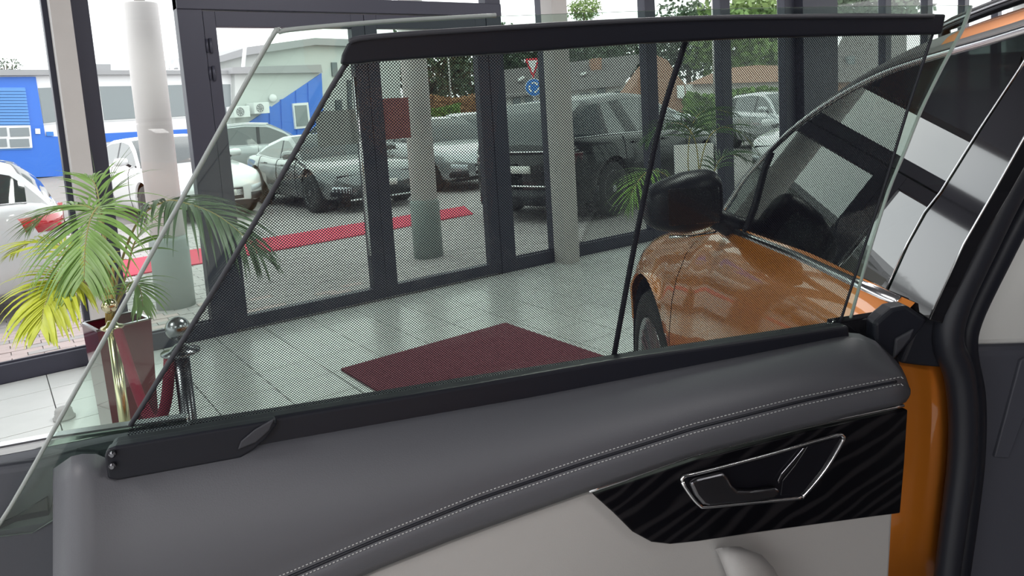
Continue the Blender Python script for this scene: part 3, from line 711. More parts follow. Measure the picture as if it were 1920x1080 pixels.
# ------------------------------------------------------------------ the orange car (a forward, b outboard, z up)
oc = empty('car', OC, 'orange car filling the right foreground with its rear door swung open', 'car', None, R_(56))
def pa(x, y, a):
    return onpl(x, y, OC+U*a, U)
GN = hd(142)+ZZ*.36
def pg(x, y, off=0.): return onpl(x, y, car(0, -.085, 1.17)+GN*off/np.linalg.norm(GN), GN)
AX, RW = 1.60, .39
ztop = [(-.04, 1.168), (.34, 1.158), (.89, 1.133), (1.12, 1.105), (1.31, 1.045), (1.6, .985), (1.75, .955), (2.1, .90), (2.35, .82), (2.46, .70)]
boff = [(-.04, 0), (1.0, -.005), (1.3, .012), (1.9, .012), (2.1, -.03), (2.3, -.12), (2.42, -.30), (2.46, -.6)]
def skin(a):
    zt, bo = lerp(ztop, a), lerp(boff, a); zb = .30
    pr = [(0, -.055), (.08, -.035), (.22, -.014), (.40, -.004), (.55, 0), (.70, -.004), (.80, -.010), (.90, -.022), (.96, -.042), (1.0, -.078)]
    out = []
    for f_, b_ in pr:
        z = zb+(zt-zb)*f_; dx = abs(a-AX)
        if dx < RW+.055:
            az = RW+math.sqrt((RW+.055)**2-dx**2)
            if z < az: z = az+.0015*len(out); b_ = max(b_, -.012)
        out.append(car(a, bo+b_-.068*min(1.2, max(0, a))*f_**5, z))
    return out
fd_ = grid([skin(a) for a in np.linspace(-.035, 1.232, 26)], 'front_door', M['orange'], oc)
grid([skin(a) for a in list(np.linspace(1.240, 2.44, 46))], 'front_wing', M['orange'], oc)
# bonnet
rows = []
for a in np.linspace(1.2, 2.45, 16):
    s = skin(a)[-1]-OC; b0 = s@N; z0 = s[2]; bo = lerp(boff, a)
    rows.append([car(a, b0+(-1.92-2*b0+.0)*t if False else b0*(1-t)+(-1.99-b0)*t, z0+.09*math.sin(PI*t)**.6) for t in np.linspace(0, 1, 15)])
grid(rows, 'bonnet', M['orange'], oc)
slab('nose', [car(2.42, -.3, .3), car(2.47, -.6, .3), car(2.47, -1.4, .3), car(2.42, -1.7, .3), car(2.42, -1.7, .78), car(2.47, -1.4, .8), car(2.47, -.6, .8), car(2.42, -.3, .78)], -U*.1, M['blackp'], oc, .01)
MB().box(-.5, -1.97, .28, 2.4, -1.90, 1.12).build('far_side', M['orange'], oc, bevel=.02)
MB().box(-.6, -1.9, .24, 1.15, -.10, .30).build('floor_pan', M['rubber'], oc)
# door lower cladding and sill
slab('sill_cladding', [car(-.03, -.03, .22), car(1.15, -.03, .22), car(1.13, -.03, .36), car(-.03, -.03, .36)], -N*.05, M['blackm'], fd_, .01)
# window line
TRIM = [(1346, 412), (1372, 372), (1400, 330), (1450, 277), (1500, 232), (1575, 180), (1650, 140), (1725, 113), (1800, 91), (1860, 74), (1925, 54), (2010, 28)]
tw = [pg(x, y) for x, y in TRIM]; tws = smoothpts(tw, 5)
MB().tube(tws, .0075, 8).build('window_trim', M['chrome'], fd_, True, world=True)
# outer A-pillar / roof side bands following the window line
def band(name, offs, m, idx0=0, idx1=None, parent=oc):
    rows = []
    for (db, dz) in offs:
        rows.append([p+N*db+ZZ*dz for p in tws[idx0:idx1]])
    return grid(rows, name, m, parent)
band('roof_gap_strip', [(-.004, .004), (-.02, .020), (-.03, .022)], M['blackp'])
band('roof_side', [(-.022, .020), (-.035, .034), (-.06, .046), (-.10, .058)], M['orange'], 36)
band('windscreen_pillar', [(-.022, .020), (-.035, .034), (-.06, .046), (-.10, .058)], M['blackm'], 0, 37)
k0 = 28
rows = []
for t in np.linspace(0, 1, 13):
    rows.append([OC+U*((p-OC)@U)+N*(((p-OC)@N-.10)*(1-t)+(-1.99-((p-OC)@N-.10))*t)+ZZ*(p[2]+.058+.06*math.sin(PI*t)**.7) for p in tws[k0:]])
grid(rows, 'roof', M['gloss'], oc)
# rear half of the body behind the open door
MB().box(-2.5, -1.76, 1.60, -.32, -.32, 1.64).build('roof_panel', M['gloss'], oc, bevel=.015)
MB().box(-2.95, -1.97, .30, -1.42, -.03, 1.10).build('rear_body', M['orange'], oc, bevel=.08)
MB().box(-2.6, -1.80, 1.09, -2.3, -.22, 1.62).build('tailgate_glass', M['gloss'], oc, bevel=.04)
MB().box(-1.38, -1.85, .35, -.85, -.16, .55).build('rear_seat_cushion', M['leather'], oc, bevel=.05)
MB().box(-1.60, -1.85, .5, -1.36, -.20, 1.22).build('rear_seat_back', M['leather'], oc, bevel=.05)
MB().box(-2.5, -1.97, .26, -.4, -1.90, 1.12).build('far_side_rear', M['orange'], oc, bevel=.02)
# windscreen between the two pillars
rows = []
for t in np.linspace(0, 1, 9):
    rows.append([OC+U*((p-OC)@U+.10*math.sin(PI*t))+N*(((p-OC)@N-.09)*(1-t)+(-1.99-((p-OC)@N-.09))*t)+ZZ*(p[2]+.045) for p in tws[:k0+1]])
grid(rows, 'windscreen', GTS, oc)
rr = [p+N*(-.13)+ZZ*.085 for p in tws[30:]]
MB().tube([rr[0]-ZZ*.03]+rr, .012, 8).build('roof_rail', M['dchrome'], oc, True, world=True)
MB().tube([p+N*.012 for p in rr], .004, 6).build('roof_rail_strip', M['chrome'], oc, True, world=True)
# side glass
belt = [(1688, 568), (1600, 530), (1500, 484), (1420, 452), (1350, 424)]
gp = [pg(x, y) for x, y in [(1657, 554)]+belt[1:]+TRIM[:-1]+[(1910, 130), (1837, 240), (1763, 358), (1733, 397), (1700, 457)]]
sg_ = slab('side_window', gp, -GN*.004, GTS, fd_)
MB().tube([pg(x, y, .004) for x, y in belt], .0115, 8).build('belt_trim', M['chrome'], fd_, True, world=True)
MB().tube([pg(x, y, .002) for x, y in ((1395, 440), (1416, 380), (1432, 318), (1445, 285))], .008, 6).build('quarter_bar', M['blackp'], fd_, True, world=True)
# dark inner door top, dashboard, wheel, seats
slab('inner_door_top', [car(-.0, -.12, .6), car(1.2, -.12, .6), car(1.1, -.12, 1.11), (car(0, -.12, 1.14))], -N*.08, M['leather'], fd_, .01)
MB().box(.95, -1.88, .75, 1.35, -.2, 1.06).build('dashboard', M['leather'], oc, bevel=.05)
sw = MB(); cc = np.array((.78, -.55, 1.02)); ring = []
ax1 = np.array((0, 1, 0.)); ax2 = np.array((-.42, 0, .9)); ax2 /= np.linalg.norm(ax2)
ring = [cc+(ax1*math.cos(t)+ax2*math.sin(t))*.18 for t in np.linspace(0, 2*PI, 33)]
sw.tube(ring, .015, 8); sw.tube([cc-ax1*.18, cc, cc+ax1*.18], .02, 8); sw.tube([cc, cc+np.array((.2, 0, -.08))], .03, 8)
sw.build('steering_wheel', M['rubber'], oc, True)
def seat(y):
    v = []
    o = MB(); o.box(.02, y-.25, .35, .55, y+.25, .55); s_ = o.build('seat_cushion', M['leather'], oc, bevel=.06)
    b = MB().obox((-.02, y, .88), (.06, 0, 0), (0, .24, 0), (-.08, 0, .33)); q = b.build('seat_back', M['leather'], oc, bevel=.05)
    h = MB().obox((-.12, y, 1.28), (.05, 0, 0), (0, .13, 0), (-.01, 0, .09)); q = h.build('head_restraint', M['leather'], oc, bevel=.04)
seat(-.55); seat(-1.40)
# wheel
w_ = empty_wheel = MB().lathe([(.25, -.14), (.365, -.145), (RW, -.11), (RW, .11), (.365, .142), (.285, .145), (.275, .10)], n=48, axis='y').build('tyre', M['tire'], oc, True)
w_.location = (AX, -.155, RW)
rm = MB().lathe([(.282, .12), (.275, .145), (.262, .135), (.25, .04)], n=48, axis='y')
for k in range(10):
    a = 2*PI*k/10; dx, dz = math.cos(a), math.sin(a)
    for s2 in (-.09, .09):
        a2 = a+s2; rm.obox((math.cos(a2)*.155, .115, math.sin(a2)*.155), (math.cos(a2)*.115, .012, math.sin(a2)*.115), (0, .012, 0), (-math.sin(a2)*.010, 0, math.cos(a2)*.010))
rm.lathe([(.06, .09), (.055, .13), (.02, .135)], n=20, axis='y')
rm.build('rim', M['rim'], w_)
MB().lathe([(.20, .0), (.20, .03), (.06, .04)], n=32, axis='y').build('brake_disc', M['dchrome'], w_)
al = MB(); arc = [(AX+math.cos(t)*(RW+.04), -.06, RW+math.sin(t)*(RW+.04)) for t in np.linspace(-.1, PI+.1, 24)]
v = []; f = []
for x, y, z in arc: v += [(x, -.02, z), (x, -.34, z)]
for i in range(23): f.append((2*i, 2*i+1, 2*i+3, 2*i+2))
o = mesh('wheel_arch_liner', v, f, M['rubber'], None, True); o.parent = oc
# wing mirror
mc = ondep(1281, 380, 2.08); mc = np.array(((mc-OC)@U, (mc-OC)@N, mc[2]))
v = []; f = []; nu, nv = 20, 28
for i in range(nu+1):
    ph = -PI/2+PI*i/nu
    for j in range(nv):
        th = 2*PI*j/nv
        se = lambda c, e: math.copysign(abs(c)**e, c)
        y = se(math.sin(ph), .55); r = max(.001, math.cos(ph))**.42
        x = r*se(math.cos(th), .8); z = r*se(math.sin(th), .6)
        tp = 1-.28*max(0, y)-.0*y            # narrower at the outer end
        v.append((mc[0]+.075*x+.02*abs(y), mc[1]+.108*y, mc[2]+.085*z*tp-.012*y))
for i in range(nu):
    for j in range(nv): a = i*nv+j; b = i*nv+(j+1) % nv; f.append((a, b, b+nv, a+nv))
mi = mesh('wing_mirror', v, f, M['blackp'], None, True); mi.parent = oc
MB().tube([(mc[0]-.074, mc[1]-.07, mc[2]-.077), (mc[0]-.078, mc[1]-.0, mc[2]-.083), (mc[0]-.07, mc[1]+.06, mc[2]-.081)], .004, 8).build('chrome_strip', M['chrome'], mi, True)
o = MB().obox((mc[0]-.074, mc[1]-.01, mc[2]), (.003, 0, 0), (0, .07, .0), (0, 0, .05)).build('mirror_glass', mat('dark_reflection_tint', (.03, .03, .035), .08, .6), mi, bevel=.003)  # dark tint replaces the reflection of the dark interior
MB().tube([(mc[0]+.02, mc[1]-.09, mc[2]-.05), (mc[0]+.02, mc[1]-.15, mc[2]-.085), (mc[0]+.03, mc[1]-.20, mc[2]-.10)], [.03, .035, .045], 10).build('mirror_foot', M['blackp'], mi, True)
# B-pillar group, seen from behind
slab('pillar_cover', [pg(x, y, .001) for x, y in ((1662, 552), (1704, 458), (1737, 399), (1767, 360), (1841, 241), (1913, 130), (1975, 20), (2060, 20), (1922, 255), (1863, 360), (1807, 457), (1747, 585), (1742, 600), (1700, 572))], -GN*.02, M['gloss'], oc, .002)
for ln in ([(1659, 548), (1700, 458), (1733, 398), (1763, 360), (1837, 241), (1910, 130), (1968, 35)], [(1746, 592), (1807, 457), (1863, 360), (1922, 255), (1990, 130)]):
    MB().tube([pg(x, y, .002) for x, y in ln], .0015, 6).build('pillar_trim_line', M['chrome'], oc, True, world=True)
def wtube(name, px, a, r, m, n=14):
    P = smoothpts([pa(x, y, a) for x, y in px], 5)
    o = MB().tube(P, r if not hasattr(r, '__len__') else list(np.interp(np.linspace(0, 1, len(P)), np.linspace(0, 1, len(r)), r)), n).build(name, m, oc, True, world=True); return o
wtube('door_seal', [(2000, 170), (1900, 345), (1845, 455), (1792, 570), (1777, 640), (1798, 700), (1806, 780), (1803, 870), (1790, 970), (1772, 1110)], -.07, [.020, .020, .020, .022, .020, .019, .017], M['rubber'])
wtube('inner_seal', [(2040, 190), (1935, 370), (1872, 490), (1820, 600), (1812, 660), (1826, 740), (1827, 830), (1818, 930), (1793, 1110)], -.035, .016, M['blackp'])
rows = []
for y in (600, 686, 700, 730, 770, 860, 960, 1110):
    xr = float(np.interp(y, [600, 684, 700, 760, 860, 960, 1110], [1770, 1772, 1782, 1788, 1784, 1772, 1756])); xl = 1600
    rows.append([pa(xl+(xr-xl)*t, y, -.015-.028*math.sin(PI*min(1, t*1.0))**.8) for t in np.linspace(0, 1, 14)])
grid(rows, 'pillar_jamb', M['orange'], oc, thick=.003)
slab('jamb_seal', [pa(x, y, -.062) for x, y in ((1748, 590), (1722, 600), (1705, 640), (1688, 682), (1735, 688), (1768, 690), (1782, 700), (1800, 690), (1790, 610))], U*.03, M['rubber'], oc, .006)
slab('corner_trim', [pa(x, y, -.075) for x, y in ((1655, 592), (1672, 578), (1700, 572), (1742, 600), (1712, 640), (1676, 678), (1640, 640), (1640, 606))], U*.03, M['blackp'], oc, .006)
slab('corner_facet', [pa(x, y, -.080) for x, y in ((1716, 616), (1680, 636), (1675, 676), (1708, 636))], U*.006, M['blackm'], oc, .003)
slab('door_edge', [pa(x, y, -.05) for x, y in ((1560, 604), (1650, 590), (1672, 600), (1690, 690), (1560, 690))], U*.02, M['gloss'], oc, .004)
slab('pillar_trim_upper', [pa(x, y, -.02) for x, y in ((2080, 140), (1965, 320), (1918, 404), (1868, 500), (1830, 575), (1812, 612), (1809, 635), (1813, 652), (1990, 646), (2080, 640))], U*.04, M['pillarg'], oc, .012)
tr_ = slab('pillar_trim_lower', [pa(x, y, -.03) for x, y in ((1812, 652), (2080, 645), (2080, 1120), (1792, 1120), (1812, 990), (1828, 890), (1836, 800), (1832, 720))], U*.04, M['pillard'], oc, .014)
slab('belt_slider', [pa(x, y, -.036) for x, y in ((1914, 676), (1990, 640), (1990, 740), (1930, 760), (1892, 860), (1865, 858))], U*.01, M['pillard'], oc, .002)

# ------------------------------------------------------------------ open rear door
LN = .25
def pd(x, y, d, lean=0.): return pdoor(x, y, d, lean)
dmat = mat('door_edge_grey', (.060, .064, .080), .55, bump=(300, .2, .0004))
rd_ = slab('rear_door', [pd(x, y, -.034) for x, y in ((1590, 618), (1000, 712), (500, 790), (200, 832), (60, 862), (-40, 884), (-110, 1500), (1560, 1500))], -ND*.04, dmat, oc, .006)
tag(rd_, 'open rear door with grey leather panel and raised sun shade')
slab('outer_skin', [pd(x, y, -.075) for x, y in ((1590, 640), (200, 850), (-60, 895), (-130, 1700), (1540, 1700))], -ND*.03, M['orange'], rd_, .01)
slab('door_top_trim', [pd(x, y, -.03) for x, y in ((-60, 850), (100, 820), (215, 803), (350, 784), (350, 796), (215, 816), (100, 838), (-60, 868))], -ND*.02, M['chrome'], rd_, .003)
slab('door_top_seal', [pd(x, y, -.03) for x, y in ((351, 798), (520, 773), (900, 711), (1590, 606), (1590, 625), (900, 725), (351, 808))], -ND*.02, M['rubber'], rd_, .003)
slab('door_end_cover', [pd(x, y, -.026) for x, y in ((-60, 885), (60, 868), (140, 848), (190, 850), (150, 1200), (-80, 1500))], -ND*.02, dmat, rd_, .008)
slab('door_end_cap', [pd(x, y, -.022) for x, y in ((-60, 1008), (30, 968), (88, 932), (90, 960), (96, 948), (104, 882), (108, 884), (96, 950), (92, 966), (30, 978), (-60, 1020))], -ND*.003, M['rubber'], rd_)
# glass
go = [(512, 66), (522, 61), (560, 55), (700, 43), (930, 30), (1180, 21), (1400, 15), (1620, 11), (1822, 10), (1806, 55), (1768, 125), (1728, 207), (1697, 285), (1667, 358), (1630, 475), (1595, 600), (1584, 650), (900, 770), (260, 880), (60, 1000), (-25, 1010), (20, 950), (140, 736), (260, 520), (390, 284)]
wgp = [pd(x, y, 0, LN) for x, y in go]
gl_ = slab('door_window', wgp, -ND*.0045, GT, rd_)
gl_.data.materials.append(EDGE)
for p in gl_.data.polygons[2:] if len(gl_.data.polygons[0].vertices) > 4 else []: p.material_index = 1
for p in gl_.data.polygons: p.material_index = 1 if len(p.vertices) == 4 else 0
# shade
fo = [(650, 112), (612, 180), (570, 255), (492, 392), (410, 530), (326, 665), (245, 797), (225, 850), (900, 745), (1575, 650), (1571, 618), (1612, 490), (1657, 353), (1702, 205), (1750, 50), (1400, 62), (940, 86), (700, 100)]
fp = [pd(x, y, .03, LN) for x, y in fo]
me = bpy.data.meshes.new('shade_fabric'); me.from_pydata([tuple(map(float, p)) for p in fp], [], [tuple(range(len(fp)))])
ez = ZZ+ND*LN; ez = ez/np.linalg.norm(ez)
uvl = me.uv_layers.new(name='UVMap')
for i, lp in enumerate(me.loops): q_ = fp[lp.vertex_index]-DO; uvl.data[i].uv = (q_@ED, q_@ez)
sf = link('shade_fabric', me, M['fabric'], rd_)
def dtube(name, px, d, r, m, lean=LN, par=rd_, n=8):
    o = MB().tube(smoothpts([pd(x, y, d, lean) for x, y in px], 4), r, n).build(name, m, par, True, world=True); return o
dtube('glass_edge', [(-25, 1010), (20, 950), (140, 736), (260, 520), (390, 284), (508, 72), (524, 60), (560, 54), (700, 42), (815, 35), (930, 29)], -.0022, .0025, EDGE)
dtube('glass_edge', [(1822, 10), (1806, 55), (1768, 125), (1728, 207), (1697, 285), (1667, 358), (1630, 475), (1595, 600)], -.0022, .0018, EDGE)
dtube('shade_hem', [(652, 114), (612, 180), (570, 255), (492, 392), (410, 530), (326, 665), (245, 797)], .031, .0028, M['blackm'])
dtube('shade_hem', [(1750, 60), (1702, 205), (1657, 353), (1612, 490), (1571, 618)], .031, .0020, M['rubber'])
dtube('support_rod', [(1286, 76), (1246, 200), (1220, 310), (1182, 500), (1147, 690)], .020, .0035, M['rubber'])
slab('shade_top_bar', [pd(x, y, .030, LN) for x, y in ((637, 122), (640, 104), (650, 84), (668, 73), (700, 67), (930, 51), (1180, 37), (1400, 30), (1600, 27), (1758, 29), (1750, 66), (1600, 68), (1400, 73), (1180, 84), (940, 102), (800, 110), (700, 117), (672, 121))], ND*.014, M['blackp'], rd_, .003)
dtube('top_bar_lip', [(655, 79), (700, 69), (930, 53), (1180, 39), (1400, 32), (1750, 30)], .044, .0028, M['blackm'])
slab('shade_cassette', [pd(x, y, .034) for x, y in ((215, 818), (520, 768), (860, 713), (1150, 663), (1400, 628), (1572, 603), (1576, 650), (1400, 682), (1000, 752), (520, 836), (226, 888), (212, 880))], ND*.022, M['blackp'], rd_, .005)
slab('shade_grip', [pd(x, y, .050) for x, y in ((202, 845), (206, 832), (222, 826), (380, 800), (516, 778), (520, 786), (500, 812), (478, 832), (452, 848), (340, 868), (226, 888), (208, 886))], ND*.016, M['blackp'], rd_, .004)
slab('grip_slope', [pd(x, y, .0665) for x, y in ((516, 782), (505, 806), (480, 828), (446, 842), (452, 826), (478, 804))], ND*.003, M['blackm'], rd_, .0015)
for (x, y) in ((212, 850), (212, 872)):
    p = pd(x, y, .067); o = MB().lathe([(.0035, -.004), (.0035, .004), (.002, .006)], n=12, axis='y').build('grip_screw', M['dchrome'], rd_, world=True)
    o.location = tuple(map(float, p)); o.rotation_euler = (0, 0, R_(161))
# leather armrest top
T_ = [(100, 880), (135, 856), (170, 848), (215, 866), (520, 812), (1000, 735), (1400, 660), (1560, 628), (1600, 622), (1640, 640), (1668, 664), (1690, 690), (1700, 712), (1706, 735)]
M_ = [(100, 1262), (300, 1180), (550, 1078), (700, 1014), (900, 934), (1100, 866), (1300, 803), (1500, 752), (1600, 731), (1690, 713), (1706, 728)]
B_ = [(100, 1350), (400, 1225), (690, 1072), (850, 1010), (1000, 956), (1105, 919), (1300, 853), (1500, 802), (1690, 757), (1700, 752), (1706, 738)]
xs = [101, 104, 110, 120, 135, 155, 180]+list(range(215, 1570, 45))+[1585, 1610, 1640, 1660, 1675, 1688, 1697, 1703, 1706]
rows = []
for k in range(15):
    row = []
    for x in xs:
        t, m_, b_ = ipx(T_, x), ipx(M_, x), ipx(B_, x)
        if k <= 9: f_ = k/9; y = t+(m_-t)*f_; d = .045+.075*math.sin(f_*PI/2)**.8
        else: f_ = (k-9)/5; y = m_+(b_-m_)*f_; d = .120+.004*math.sin(f_*PI)-.006*f_**4
        if k == 9: d -= .0025
        e_ = max(0, (150-x)/49.); d -= .05*e_**2
        e2 = max(0, (x-1675)/31.); d -= .03*e2**2
        row.append(pd(x, y, d))
    rows.append(row)
grid(rows, 'leather_top', M['leather'], rd_, thick=.002)
# stitching: two rows of short threads
st = MB()
for off in (-8.5, 9.0):
    x = 300.
    while x < 1694:
        y = ipx(M_, x)+off*(1 if x < 1400 else 1-.25*(x-1400)/300); y2 = ipx(M_, x+4.2)+off
        st.tube([pd(x, y, .1215 if off < 0 else .1250), pd(x+3.6, y+(y2-y-off+off*(1 if x < 1400 else 1-.25*(x-1400)/300))*.85, .1215 if off < 0 else .1250)], .0006, 4); x += 7.2
tag(st.build('stitching', mat('grey_thread', (.42, .42, .42), .8), rd_, world=True), kind='stuff')
dtube('leather_seam', [(x, ipx(M_, x)+.5) for x in range(120, 1700, 40)], .1185, .0022, M['rubber'], 0)
# light lower panel
slab('lower_panel', [pd(x, y, .100) for x, y in [(1688, 760), (1500, 806), (1300, 857), (1105, 922), (1000, 958), (850, 1013), (690, 1076), (400, 1230), (104, 1352), (104, 1750), (1650, 1650), (1668, 1100), (1676, 955)]], -ND*.05, M['lgrey'], rd_, .006)
# wood inlay
wpx = [(1107, 921), (1300, 856), (1500, 805), (1692, 763), (1686, 860), (1678, 956), (1600, 966), (1400, 993), (1300, 1008), (1250, 1013), (1215, 1009), (1180, 990), (1145, 955)]
wo = slab('wood_inlay', [pd(x, y, .098) for x, y in wpx], ND*.010, M['wood'], rd_, .002)
uvl = wo.data.uv_layers.new(name='UVMap'); c_, s_ = math.cos(.42), math.sin(.42)
for i, lp in enumerate(wo.data.loops):
    q_ = np.array(wo.data.vertices[lp.vertex_index].co)-DO; u_, v_ = q_@ED, q_[2]; uvl.data[i].uv = ((u_*c_-v_*s_)*.35, u_*s_+v_*c_)
dtube('chrome_strip', [(1104, 920), (1200, 888), (1300, 853), (1400, 827), (1500, 801), (1600, 780), (1694, 760)], .110, [.0032]*4+[.0022]*21, M['chrome'], 0)
# inner door handle
bz = [(1279, 903), (1283, 893), (1300, 889), (1345, 878), (1450, 850), (1562, 817), (1580, 818), (1579, 828), (1548, 880), (1508, 928), (1494, 934), (1400, 943), (1325, 950), (1312, 947), (1296, 930)]
slab('handle_bowl', [pd(x, y, .1075) for x, y in bz], ND*.002, M['bowl'], rd_)
ctr = np.mean([pd(x, y, .1) for x, y in bz], 0)
o = MB().tube(smoothpts([pd(x, y, .1105) for x, y in bz], 3, True)+[pd(*bz[0], .1105)], .0026, 8).build('handle_surround', M['chrome'], rd_, True, world=True)
slab('door_handle', [pd(x, y, .110) for x, y in ((1287, 900), (1300, 893), (1350, 881), (1358, 890), (1366, 905), (1376, 914), (1400, 915), (1446, 909), (1454, 912), (1452, 922), (1444, 929), (1400, 936), (1322, 943), (1312, 940), (1298, 924))], ND*.010, M['dchrome'], rd_, .004)
slab('handle_ridge', [pd(x, y, .110) for x, y in ((1504, 838), (1509, 839), (1488, 868), (1466, 893), (1458, 906), (1456, 900), (1463, 886), (1484, 862))], ND*.003, M['dchrome'], rd_, .001)
slab('bowl_plate', [pd(x, y, .1085) for x, y in ((1512, 836), (1562, 822), (1572, 824), (1540, 878), (1504, 924), (1462, 928), (1466, 900), (1490, 870))], ND*.002, M['bowl'], rd_, .001)
# pull handle
rows = []
for (x, y, w, d) in ((1368, 1030, 26, .128), (1388, 1042, 40, .142), (1404, 1066, 46, .150), (1424, 1110, 50, .155), (1450, 1180, 55, .155)):
    row = []
    for k in range(12):
        a = 2*PI*k/12; row.append(pd(x+math.cos(a)*w, y-math.sin(a)*3+math.cos(a)*(-2), d-.02+.02*math.sin(a)))
    rows.append(row+[row[0]])
v = [p for r_ in rows for p in r_[:-1]]
ph = grid(rows, 'pull_handle', M['lgrey'], rd_)
slab('pull_handle_top', [p for p in rows[0][:-1]], -ND*.002, M['lgrey'], rd_)

# ------------------------------------------------------------------ planter and palms
pc = (ondep(154, 600, 3.0)+ondep(282, 603, 3.0))/2; zr_ = pc[2]
pp = empty('potted_palm', (pc[0], pc[1], 0), 'large arching palm in a tall tapered glossy maroon pot, left foreground', 'potted plant', None, R_(9.7))
def frust(b0, b1, z0, z1): 
    v = [(sx*b, sy*b, z) for z, b in ((z0, b0), (z1, b1)) for sx, sy in ((-1, -1), (1, -1), (1, 1), (-1, 1))]
    return v
v = frust(.075, .100, 0, zr_)+frust(.091, .091, zr_, zr_-.05)[:4]+[(x, y, zr_-.05) for x, y, z in frust(.089, .089, 0, 0)[:4]]
f = [(3, 2, 1, 0)]+[(i, (i+1) % 4, 4+(i+1) % 4, 4+i) for i in range(4)]+[(4+i, 4+(i+1) % 4, 8+(i+1) % 4, 8+i) for i in range(4)]+[(8+i, 8+(i+1) % 4, 12+(i+1) % 4, 12+i) for i in range(4)]
o = mesh('pot', v, f, M['maroon'], None); o.parent = pp
rim = MB()
for k in range(4):
    a = k*PI/2; c, s = math.cos(a), math.sin(a)
    rim.obox((c*.096, s*.096, zr_), (c*.006, s*.006, 0), (-s*.102, c*.102, 0), (0, 0, .003))
rim.build('pot_rim', M['chrome'], pp)
MB().box(-.089, -.089, zr_-.09, .089, .089, zr_-.045).build('soil', M['soil'], pp)
def W2L(e, p):
    m = e.matrix_basis.inverted(); return tuple(m @ Vector([float(q) for q in p]))
def frond(par, pts, n, Lmax, wid, m, droop=.5, spread=1.0, curl=.0, seed=1, t0=.25, up_=None, frms=M['stem']):
    rng = np.random.RandomState(seed); P = [np.array(p) for p in smoothpts(pts, 8)]
    r = MB().tube([W2L(par, p) for p in P], list(np.linspace(.006, .0015, len(P))), 6).build('frond', frms, par, True)
    v = []; f = []; cum = np.linspace(0, len(P)-1.001, 400)
    for k in range(n):
        t = t0+(1-t0)*k/(n-1); q = t*(len(P)-1.001); i = int(q); p = P[i]*(1-q+i)+P[i+1]*(q-i); tg = P[i+1]-P[i]; tg /= np.linalg.norm(tg)
        nrm = np.cross(tg, np.cross(ZZ if up_ is None else up_, tg)); nrm /= np.linalg.norm(nrm)+1e-9
        sd = np.cross(tg, nrm)
        u = (t-t0)/(1-t0); L = Lmax*(.45+.55*math.sin(PI*min(1, u*.85+.15)))*(1-.35*u)*rng.uniform(.88, 1.08)
        for sg in (-1, 1):
            d = sd*sg*spread*(1-.35*u)+tg*(.45+.75*u)+nrm*.15+rng.normal(size=3)*.07; d /= np.linalg.norm(d); q_ = p.copy(); w = wid*rng.uniform(.8, 1.15)
            wv = np.cross(d, nrm); wv /= np.linalg.norm(wv)+1e-9; k0 = len(v); ns = 6
            for s in range(ns+1):
                uu = s/ns; ww = w*max(.05, math.sin(PI*(.12+.86*uu)**.7)) if s else w*.35
                v += [q_-wv*ww+ZZ*ww*.35, q_-ZZ*0, q_+wv*ww+ZZ*ww*.35]
                d = d-ZZ*droop*(.10+.22*uu); d /= np.linalg.norm(d); q_ = q_+d*L/ns
            for s in range(ns):
                a = k0+3*s; f += [(a, a+1, a+4, a+3), (a+1, a+2, a+5, a+4)]
    o = mesh('leaflet', [W2L(par, p) for p in v], f, m, None, True); o.parent = r; o['kind'] = 'stuff'
def PXD(*L): return [ondep(x, y, d) for x, y, d in L]
frond(pp, PXD((208, 590, 3.0), (203, 500, 3.0), (192, 410, 2.98), (186, 388, 2.92), (170, 410, 2.82), (160, 460, 2.75), (158, 520, 2.7)), 34, .40, .0075, M['leaf'], .75, 1.25, seed=2, t0=.42, up_=-fh+ZZ*.6)
frond(pp, PXD((206, 592, 3.0), (200, 480, 3.05), (180, 400, 3.1), (140, 385, 3.1), (90, 400, 3.1), (60, 425, 3.1)), 24, .27, .0065, M['leaf'], .45, 1.0, seed=3, t0=.4)
frond(pp, PXD((208, 590, 3.0), (190, 560, 2.95), (150, 525, 2.85), (110, 530, 2.75), (85, 570, 2.68), (78, 610, 2.65)), 30, .27, .011, M['leafy'], .85, 1.1, seed=4, t0=.35, up_=-fh+ZZ*.8)
frond(pp, PXD((210, 592, 3.0), (225, 500, 3.0), (262, 410, 3.0), (310, 378, 2.98), (350, 382, 2.95), (400, 400, 2.92), (445, 432, 2.9), (488, 478, 2.88)), 38, .42, .0075, M['leafd'], .9, .95, seed=5, t0=.34)
frond(pp, PXD((210, 592, 3.02), (235, 520, 3.05), (255, 450, 3.1), (300, 400, 3.15), (340, 392, 3.2)), 20, .28, .006, M['leaf'], .6, 1.0, seed=6, t0=.4)
frond(pp, PXD((206, 592, 3.02), (200, 500, 3.1), (190, 420, 3.2), (180, 350, 3.25), (160, 330, 3.3)), 16, .2, .005, M['leaf'], .6, .7, seed=7, t0=.55)
frond(pp, PXD((210, 594, 3.0), (225, 560, 2.95), (245, 530, 2.9), (262, 540, 2.88), (268, 575, 2.86)), 16, .20, .006, M['leaf'], .8, 1.0, seed=8, t0=.3)
frond(pp, PXD((208, 594, 3.0), (190, 540, 3.0), (160, 490, 3.0), (110, 460, 3.0), (60, 455, 3.0), (30, 470, 3.0)), 26, .24, .007, M['leafy'], .6, 1.0, seed=9, t0=.3)
tk = MB()
for (x, y) in ((205, 520), (212, 500), (198, 540)): tk.tube([W2L(pp, p) for p in PXD((x*.5+104, 606, 3.0), (x, y, 3.0))], [.011, .005], 8)
tag(tk.build('stalks', mat('straw_stalk', (.50, .36, .12), .6), pp, True), kind='stuff')
